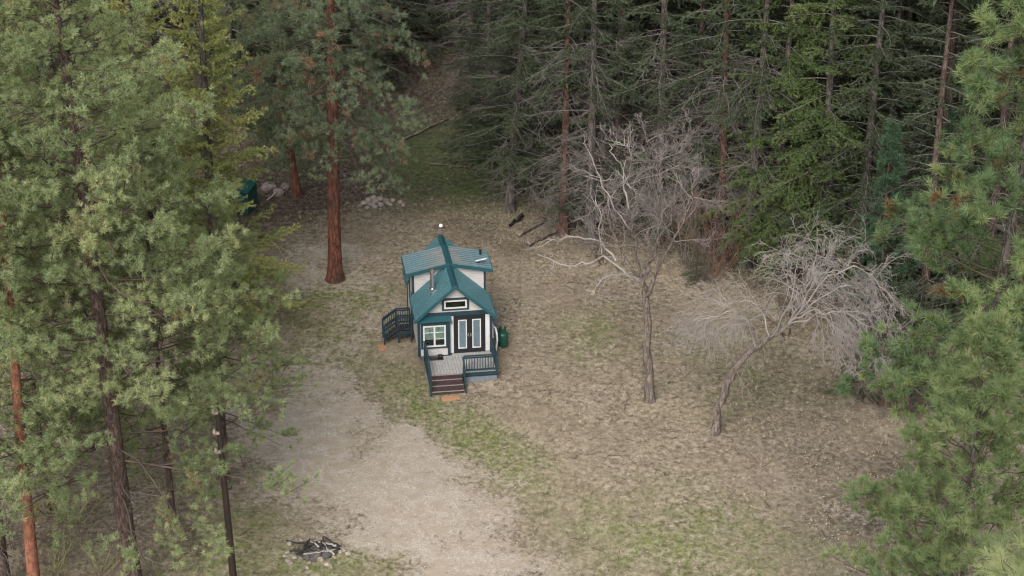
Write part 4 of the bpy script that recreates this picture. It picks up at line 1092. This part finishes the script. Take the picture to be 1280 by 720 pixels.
def bare_leaning():
    g = np.random.default_rng(37)
    b = at(893, 543); t = thing('bare_tree', 'leafless tree leaning far over to one side with silvery drooping twigs', 'tree', b)
    def P(px, py, dy=0.0):
        q = px_at(px, py, b.y + dy); return np.array([q.x - b.x, q.y - b.y, q.z - b.z])
    tr = Tubes(); br = Tubes()
    trunk = np.array([P(892, 548), P(898, 510), P(908, 480), P(922, 456), P(940, 438), P(962, 421), P(988, 404)])
    trunk = wiggle(trunk, g, .035); tr.add(trunk, 0, 0, 10, np.linspace(.21, .085, 19) * g.uniform(.88, 1.15, 19))
    stems = [[P(985, 405), P(1003, 382), P(1014, 350), P(1020, 318), P(1022, 285)], [P(985, 405), P(1015, 378, .8), P(1048, 358, 1.2), P(1080, 360, 1.5), P(1104, 385, 1.6), P(1112, 415, 1.6)],
             [P(965, 420), P(985, 385, -.8), P(995, 350, -1.2), P(1000, 318, -1.5)], [P(945, 436), P(935, 400, -.5), P(915, 388, -.9), P(888, 398, -1.2), P(872, 425, -1.3)],
             [P(962, 421), P(955, 392, .8), P(940, 376, 1.2), P(918, 374, 1.5), P(898, 392, 1.6)], [P(985, 405), P(1020, 392, -1), P(1055, 388, -1.5), P(1082, 408, -1.8), P(1094, 445, -2)],
             [P(1000, 390), P(1035, 345, .5), P(1065, 332, .7), P(1092, 345, .8), P(1104, 372, .9)], [P(985, 405), P(1010, 365, 1.6), P(1028, 340, 2.2), P(1050, 340, 2.5), P(1066, 362, 2.6)], [P(985, 405), P(1012, 388, -.6), P(1030, 392, -1.0), P(1046, 415, -1.2), P(1052, 440, -1.3)]]
    for s in stems:
        s = wiggle(s, g, .05); br.add(s, .04, .011, 6)
        for k in range(17):
            u = g.uniform(.2, 1); q = interp_poly(s, min(u, .999)); loc = unit(s[-1] - s[0]); rr = g.normal(size=3); pe = unit(rr - (rr @ loc) * loc)
            grow(br, q, unit(loc * .7 + pe * .8 + np.array([0, 0, -.25 if u > .45 else .15])), (1.9 - .9 * u) * g.uniform(.7, 1.2), .016, 3, g, -.13, .17, (3, 4), .75, .6)
    for k in range(10):
        q = interp_poly(trunk, g.uniform(.45, .95)); grow(br, q, unit(g.normal(0, 1, 3) + np.array([0, 0, -.2])), g.uniform(.5, 1.2), .016, 2, g, -.03, .2, (2, 3))
    obj('trunk', tr.build('trunk', M_bark_bare), t); obj('twigs', br.build('twigs', M_bare_silver), t)
bare_leaning()

def bare_shrub(px, py, h, n, mat, label, seed, spread=.5):
    g = np.random.default_rng(seed); b = at(px, py); t = thing('bare_shrub', label, 'shrub', b); br = Tubes()
    for k in range(n):
        a_ = g.uniform(0, 6.3); grow(br, np.array([math.cos(a_), math.sin(a_), 0]) * g.uniform(0, .5), unit(np.array([math.cos(a_) * spread, math.sin(a_) * spread, 1])), h * g.uniform(.4, .7), .022, 3, g, .03, .17, (2, 4), .6, .62)
    obj('stems', br.build('stems', mat), t)
bare_shrub(890, 350, 5.2, 15, M_shrub_red, 'tall reddish leafless shrub between the two bare trees at the forest edge', 41)
bare_shrub(862, 330, 4.6, 9, M_bare_pink, 'pinkish leafless shrub close behind the tall bare tree', 42)
bare_shrub(1098, 505, 1.7, 11, M_shrub_red, 'low rusty leafless shrub at the dark forest edge beneath the leaning tree', 43, .8)
bare_shrub(1140, 520, 1.6, 10, M_shrub_red, 'low rusty shrub beside the two thin dark trunks', 44, .8)
bare_shrub(985, 420, 2.8, 9, M_twig_brown, 'brown leafless shrub behind the crown of the leaning tree', 45)
bare_shrub(755, 330, 2.0, 7, M_twig_brown, 'small brown leafless shrub beneath the bleached low limbs', 46)
M_moss = simple_mat('mossy_twigs', (0.21, 0.20, 0.10), 0.9, 0.1, vary=0.45, scale=2.0)
for k_, (px, py, h_, lab) in enumerate(((95, 655, 1.8, 'mossy brush between the orange trunk and the large near pine'), (128, 712, 1.4, 'low mossy brush at the foot of the large near pine'), (66, 600, 2.2, 'tall mossy brush farther back behind the orange trunk'), (238, 690, 1.0, 'low dead brush near the base of the dark pole'), (70, 715, 1.2, 'low dead brush close against the orange trunk'), (190, 600, 1.6, 'thin mossy brush behind the slender pine'))):
    bare_shrub(px, py, h_, 9, M_moss if k_ != 3 else M_twig_brown, lab, 60 + k_, .9)
bare_shrub(18, 690, 2.4, 8, M_twig_brown, 'yellowish brown bare shrub at the foot of the orange trunk', 47)

# ------------------------------------------------------------------ near pines on the left
pine_big = make_pine(101, 30, .36, 4.0, 5.7, 170, M_pine_near, M_bark_dark, lean=(-.9, 0), K=34, nw=.022, tuft=.2, see_z=24.5, dead=18, droop=-.01, thin=(9.5, .55), sec=11, limb_elev=(-.25, .4), mat_limb=M_twig_brown)
p = at(168, 742)
place_tree('pine_tree', pine_big, p, 'large pine with dark straight trunk, nearest in the mass of pines beside the drive')
pine_b = make_pine(102, 28, .30, 4.5, 5.2, 140, M_pine_near, M_bark_dark, K=34, nw=.022, tuft=.2, see_z=24, dead=22, thin=(8, .6), sec=10, tint_mid=.58, mat_limb=M_twig_brown)
place_tree('pine_tree', pine_b, at(5, 740), 'dark trunked pine at the photo edge behind the orange trunk', rotz=1.0)
place_tree('pine_tree', pine_b, at(110, 560), 'pine with grey trunk showing through foliage behind the large near pine', rotz=2.6, scale=.97)
place_tree('pine_tree', pine_b, at(40, 470), 'pine half buried in foliage, farthest of those by the photo edge', rotz=4.4, scale=.95)
pine_s = make_pine(103, 17, .15, 3.0, 3.8, 95, M_pine_near, M_bark_dark, K=42, nw=.015, tuft=.19, see_z=24, dead=16, sec=8, thin=(8, .6), tint_mid=.45, mat_limb=M_twig_brown)
place_tree('pine_tree', pine_s, at(216, 655), 'slender pine between the large near pine and the dark pole', rotz=.5)
place_tree('pine_tree', pine_s, at(285, 610), 'slender pine whose thin boughs overhang the drive edge by the pole', rotz=3.5, scale=.8)
place_tree('pine_tree', pine_s, at(60, 640), 'young slim pine among the brush behind the orange trunk', rotz=5.1, scale=.9)
pine_o = make_pine(104, 27, .25, 13, 3.8, 75, M_pine_near, M_bark_orange, lean=(0, 0), K=34, nw=.022, tuft=.2, see_z=24, dead=14, sec=9, dead_z0=4, mat_limb=M_twig_brown)
po = at(46, 760); top = px_at(0, 270, po.y)
place_tree('pine_tree', pine_o, po, 'pine with bare smooth orange red trunk leaning over the mossy brush', tilt=(0, math.atan2(top.x - po.x, top.z - po.z)))
fir_y = make_fir(105, 25, .28, 1.5, (1, 4), 10, 190, 4.6, M_fir_yel, M_bark_grey, see_z=21, droop=.0, bl=.15, bw=.05, elev=.3, twig_step=.14, gap=(4.3, 7.0, -0.9))
place_tree('fir_tree', fir_y, at(276, 405), 'yellow green fir with upswept boughs behind the large near pine', rotz=.3)
place_tree('fir_tree', fir_y, at(190, 330), 'yellow green fir deeper among the pines, mostly hidden', rotz=2.1, scale=.95)

# ------------------------------------------------------------------ the big red-barked pine and its leaning neighbour
pine_c = make_pine(106, 29, .37, 7.3, 4.3, 140, M_pine_mid, M_bark_pond, lean=(.5, 0), K=34, see_z=17, dead=14, droop=.13, sec=10, brown=.11, tuft=.22, nw=.022, limb_elev=(-.3, .3), mat_limb=M_twig_brown, dead_z0=3.5)
place_tree('pine_tree', pine_c, at(419, 349), 'big solitary pine with thick red brown trunk standing behind the cabin drive', rotz=0.0)
pine_d = make_pine(107, 24, .22, 4.0, 3.4, 110, M_pine_mid, M_bark_pond, lean=(-2.0, 0), K=34, see_z=16, dead=12, droop=.08, sec=11, brown=.08, tuft=.22, nw=.022, mat_limb=M_twig_brown)
place_tree('pine_tree', pine_d, at(372, 246), 'slim dark red pine leaning behind the big solitary pine')

# ------------------------------------------------------------------ pines on the right
pine_r = make_pine(108, 33, .30, 16.5, 3.45, 150, M_pine_right, M_bark_grey, lean=(2.2, 0), K=56, see_z=30, dead=10, sec=6, brown=.12, tuft=.25, nw=.021, tint_mid=.62, mat_limb=M_twig_brown, shape='flat', limb_elev=(-.15, .4))
place_tree('pine_tree', pine_r, Vector((11.5, 48, tz(11.5, 48))), 'tall pine with light green tufts and rusty dead clusters at the photo edge', rotz=0)
ya = px_at(1240, 390, 40.0); yb = Vector((ya.x - .5, 40.0, tz(ya.x, 40)))
pine_y = make_pine(109, ya.z - yb.z, .20, 9.0, 4.6, 145, M_pine_young, M_bark_grey, lean=(.4, 0), K=60, see_z=30, dead=0, sec=9, brown=.02, tuft=.20, nw=.0155, tint_mid=.55, mat_limb=M_twig_brown, shape='cone', limb_elev=(-.05, .8))
place_tree('pine_tree', pine_y, yb, 'bright green pine whose pointed top stands nearest at the lower corner')
pine_z = make_pine(110, 30.5, .2, 22, 2.2, 46, M_pine_near, M_bark_grey, K=64, see_z=40, dead=0, sec=7, tuft=.24, nw=.008, tint_mid=.75, brown=.02)
place_tree('pine_tree', pine_z, Vector((9.6, 26, tz(9.6, 26))), 'pale long needled pine poking in at the photo corner', rotz=1.2)
pine_k = make_pine(111, 13, .13, 1.2, 2.1, 60, M_pine_blue, M_bark_dark, K=26, see_z=26, dead=0, sec=7, tuft=.24, nw=.035, shape='cone', brown=0, limb_elev=(0, .7))
kb = at(1094, 425); ka = px_at(1092, 150, kb.y)
place_tree('young_pine', pine_k, kb, 'narrow blue green young pine before the dark forest above the leaning tree', scale=(ka.z - kb.z) / 13)
kb = at(1165, 400)
place_tree('young_pine', pine_k, kb, 'smaller blue green pine beside the edge of the light green pine', rotz=2, scale=.85)

# ------------------------------------------------------------------ forest of firs
F_dead = make_fir(201, 27, .27, 9.0, (1.5, 12.0), 80, 70, 3.6, M_fir, M_bark_grey, see_z=17)
F_dead2 = make_fir(202, 26, .25, 9.0, (1.2, 11.5), 90, 70, 3.4, M_fir, M_bark_red, see_z=17)
F_mix = make_fir(203, 26, .27, 3.0, (1.0, 9), 45, 150, 4.4, M_fir, M_bark_grey, see_z=17)
F_light = make_fir(204, 25, .27, 2.5, (1.0, 7), 25, 135, 4.9, M_fir_light, M_bark_grey, see_z=17, droop=.07, bl=.15, bw=.045)
F_deep = make_fir(205, 26, .24, 2.0, (1, 9), 35, 135, 4.0, M_fir, M_bark_dark, see_z=17)
F_sap = make_fir(206, 7, .09, .6, (0.3, 2), 10, 60, 1.9, M_fir, M_bark_dark, see_z=14, bl=.1)
front = [
    (F_mix, 637, 263, 'grey fir leaning slightly, alone at the edge of the grassy gap', .3, 1.0, (0, R(4))),
    (F_dead2, 704, 293, 'red brown trunked fir with dense dead branches behind the fallen logs', 1.1, 1.0, (0, R(1))),
    (F_dead, 737, 302, 'grey dead skirted fir just behind the bleached low limbs', 2.0, 1.0, (0, 0)),
    (F_dead, 668, 245, 'dead branched fir set back between the leaning grey fir and the red brown one', 4.0, .95, (0, 0)),
    (F_dead, 822, 300, 'grey trunked fir directly behind the crown of the tall bare tree', 5.0, 1.0, (0, 0)),
    (F_dead2, 903, 322, 'red trunked fir with dead branches behind the reddish shrub', 3.0, 1.05, (0, R(2))),
    (F_dead, 932, 335, 'grey trunked fir beside the red trunked one, its boughs dead', .9, 1.0, (0, R(2))),
    (F_light, 1020, 345, 'fir with broad light green boughs above the leaning bare tree', 1.9, 1.0, (0, 0)),
    (F_mix, 1072, 360, 'grey trunked fir behind the narrow blue green pine', .2, 1.0, (0, 0)),
    (F_light, 968, 330, 'fir with light green boughs reaching over the reddish shrub', 4.4, .95, (0, 0)),
    (F_deep, 1150, 420, 'shadowy fir behind the light green pine at the forest edge', 2.2, 1.0, (0, 0)),
    (F_dead, 590, 132, 'dark dead branched fir high on the slope above the grassy gap', 2.9, .9, (0, 0)),
    (F_mix, 612, 205, 'small green boughed fir on the slope behind the cabin', 5.6, .75, (0, 0)),
    (F_deep, 770, 285, 'dark fir filling the shade behind the bleached limbs', 1.4, 1.0, (0, 0)),
    (F_deep, 868, 300, 'dark green fir between the tall bare tree and the red trunked fir', 3.9, 1.0, (0, 0)),
    (F_deep, 1225, 430, 'dark fir behind the tall pine at the photo edge', 3.3, 1.0, (0, 0)),
    (F_deep, 301, 90, 'black trunked fir in the deep shade left of the big pine', .4, 1.0, (0, 0)),
    (F_deep, 455, 120, 'dark fir behind the drooping boughs of the big pine', 1.4, 1.0, (0, 0)),
]
taken = []
for me3, px, py, lab, rz, sc, tl in front:
    p = at(px, py); taken.append((p.x, p.y)); place_tree('fir_tree', me3, p, lab, rotz=rz, scale=sc, tilt=tl)
for px, py, lab, sc in ((1076, 500, 'thin dark fir sapling under the drooping twigs of the leaning tree', 1.0), (1121, 508, 'thin dark sapling with bare stem by the low rusty shrub', .9), (1152, 515, 'thin dark sapling nearest to the bright young pine', .9), (870, 355, 'small dark green fir low at the foot of the forest', .55), (575, 128, 'low green fir sapling beside the dark dead branched fir', .4), (618, 168, 'tiny green fir on the shaded slope', .3)):
    p = at(px, py); place_tree('fir_sapling', F_sap, p, lab, rotz=px % 6, scale=sc)
g = np.random.default_rng(77); kinds = [F_deep, F_mix, F_dead, F_deep, F_mix]
cnt = 0
for px, py, k_ in ((498, 62, 0), (540, 22, 2), (572, 60, 2), (470, 25, 1), (520, 0, 4), (445, 60, 0), (350, 40, 0), (325, 15, 1)):
    p = at(px, py); taken.append((p.x, p.y)); place_tree('fir_tree', kinds[k_], p, 'dark fir standing deep in the shaded forest behind the front rank', rotz=px % 6, scale=.95, group='firs deep in the forest')
for _ in range(4000):
    x, y = g.uniform(-30, 34), g.uniform(101, 136)
    if y < 107 - 0.55 * max(0, x - 2) + (6 if x < 0 else 2.5): continue
    if -11.5 < x < 1.2 and y < 117: continue
    if -24 < x < -11 and y < 112: continue
    if y < 80: continue
    if min((math.hypot(x - a, y - b) for a, b in taken), default=9) < 2.7: continue
    taken.append((x, y)); me3 = kinds[cnt % 5]
    place_tree('fir_tree', me3, Vector((x, y, tz(x, y))), 'dark fir standing deep in the shaded forest behind the front rank', rotz=g.uniform(0, 6), scale=g.uniform(.88, 1.1), group='firs deep in the forest')
    cnt += 1
    if cnt >= 80: break
# right flank of the forest, closer to the camera
for _ in range(600):
    x, y = g.uniform(17, 34), g.uniform(84, 101)
    if (x - 19) * .78 + (y - 84) * .62 < 1.5: continue
    if min(math.hypot(x - a, y - b) for a, b in taken) < 2.9: continue
    taken.append((x, y)); place_tree('fir_tree', kinds[cnt % 5], Vector((x, y, tz(x, y))), 'dark fir standing in shade behind the young pines at the forest flank', rotz=g.uniform(0, 6), scale=g.uniform(.88, 1.1), group='firs at the forest flank')
    cnt += 1
    if cnt > 106: break
print('firs', cnt)

# ------------------------------------------------------------------ light, camera, view
SUN_EL, SUN_AZ = R(40), R(196)      # azimuth clockwise from +Y
w = bpy.data.worlds.new('World'); S.world = w; w.use_nodes = True
nt = w.node_tree; nt.nodes.clear()
wo = nt.nodes.new('ShaderNodeOutputWorld'); bg = nt.nodes.new('ShaderNodeBackground')
sky = nt.nodes.new('ShaderNodeTexSky'); sky.sky_type = 'NISHITA'; sky.sun_disc = False
sky.sun_elevation = SUN_EL; sky.sun_rotation = SUN_AZ; sky.air_density = 1.0; sky.dust_density = 4.0; sky.ozone_density = 1.0
hsv = nt.nodes.new('ShaderNodeHueSaturation'); hsv.inputs['Saturation'].default_value = 0.35
nt.links.new(sky.outputs[0], hsv.inputs['Color']); nt.links.new(hsv.outputs[0], bg.inputs['Color'])
bg.inputs['Strength'].default_value = 0.13
nt.links.new(bg.outputs[0], wo.inputs['Surface'])
sl_ = bpy.data.lights.new('sun', 'SUN'); sl_.energy = 1.5; sl_.angle = R(35); sl_.color = (1.0, 0.955, 0.90)
so = bpy.data.objects.new('sun', sl_); COL.objects.link(so)
dirv = Vector((math.sin(SUN_AZ) * math.cos(SUN_EL), math.cos(SUN_AZ) * math.cos(SUN_EL), math.sin(SUN_EL)))
so.rotation_euler = dirv.to_track_quat('Z', 'Y').to_euler(); so.location = (0, 0, 80)
cam = bpy.data.cameras.new('camera'); cam.sensor_width = 36; cam.lens = FPX / 1280 * 36; cam.clip_start = 0.5; cam.clip_end = 2000
co = bpy.data.objects.new('camera', cam); COL.objects.link(co); co.location = (0, 0, CAM_H); co.rotation_euler = (PI / 2 - PITCH, 0, 0)
S.camera = co
S.view_settings.view_transform = 'Standard'; S.view_settings.look = 'None'; S.view_settings.gamma = 1.0; S.view_settings.exposure = 1.0
S.cycles.max_bounces = 6; S.cycles.diffuse_bounces = 3; S.cycles.glossy_bounces = 2; S.cycles.transparent_max_bounces = 8; S.cycles.transmission_bounces = 3
S.cycles.use_denoising = True; S.cycles.denoising_prefilter = 'ACCURATE'
S.cycles.pixel_filter_type = 'BLACKMAN_HARRIS'; S.cycles.filter_width = 1.2
S.cycles.sample_clamp_indirect = 4.0
S.cycles.use_adaptive_sampling = False; S.cycles.adaptive_threshold = 0.012
S.render.use_persistent_data = False
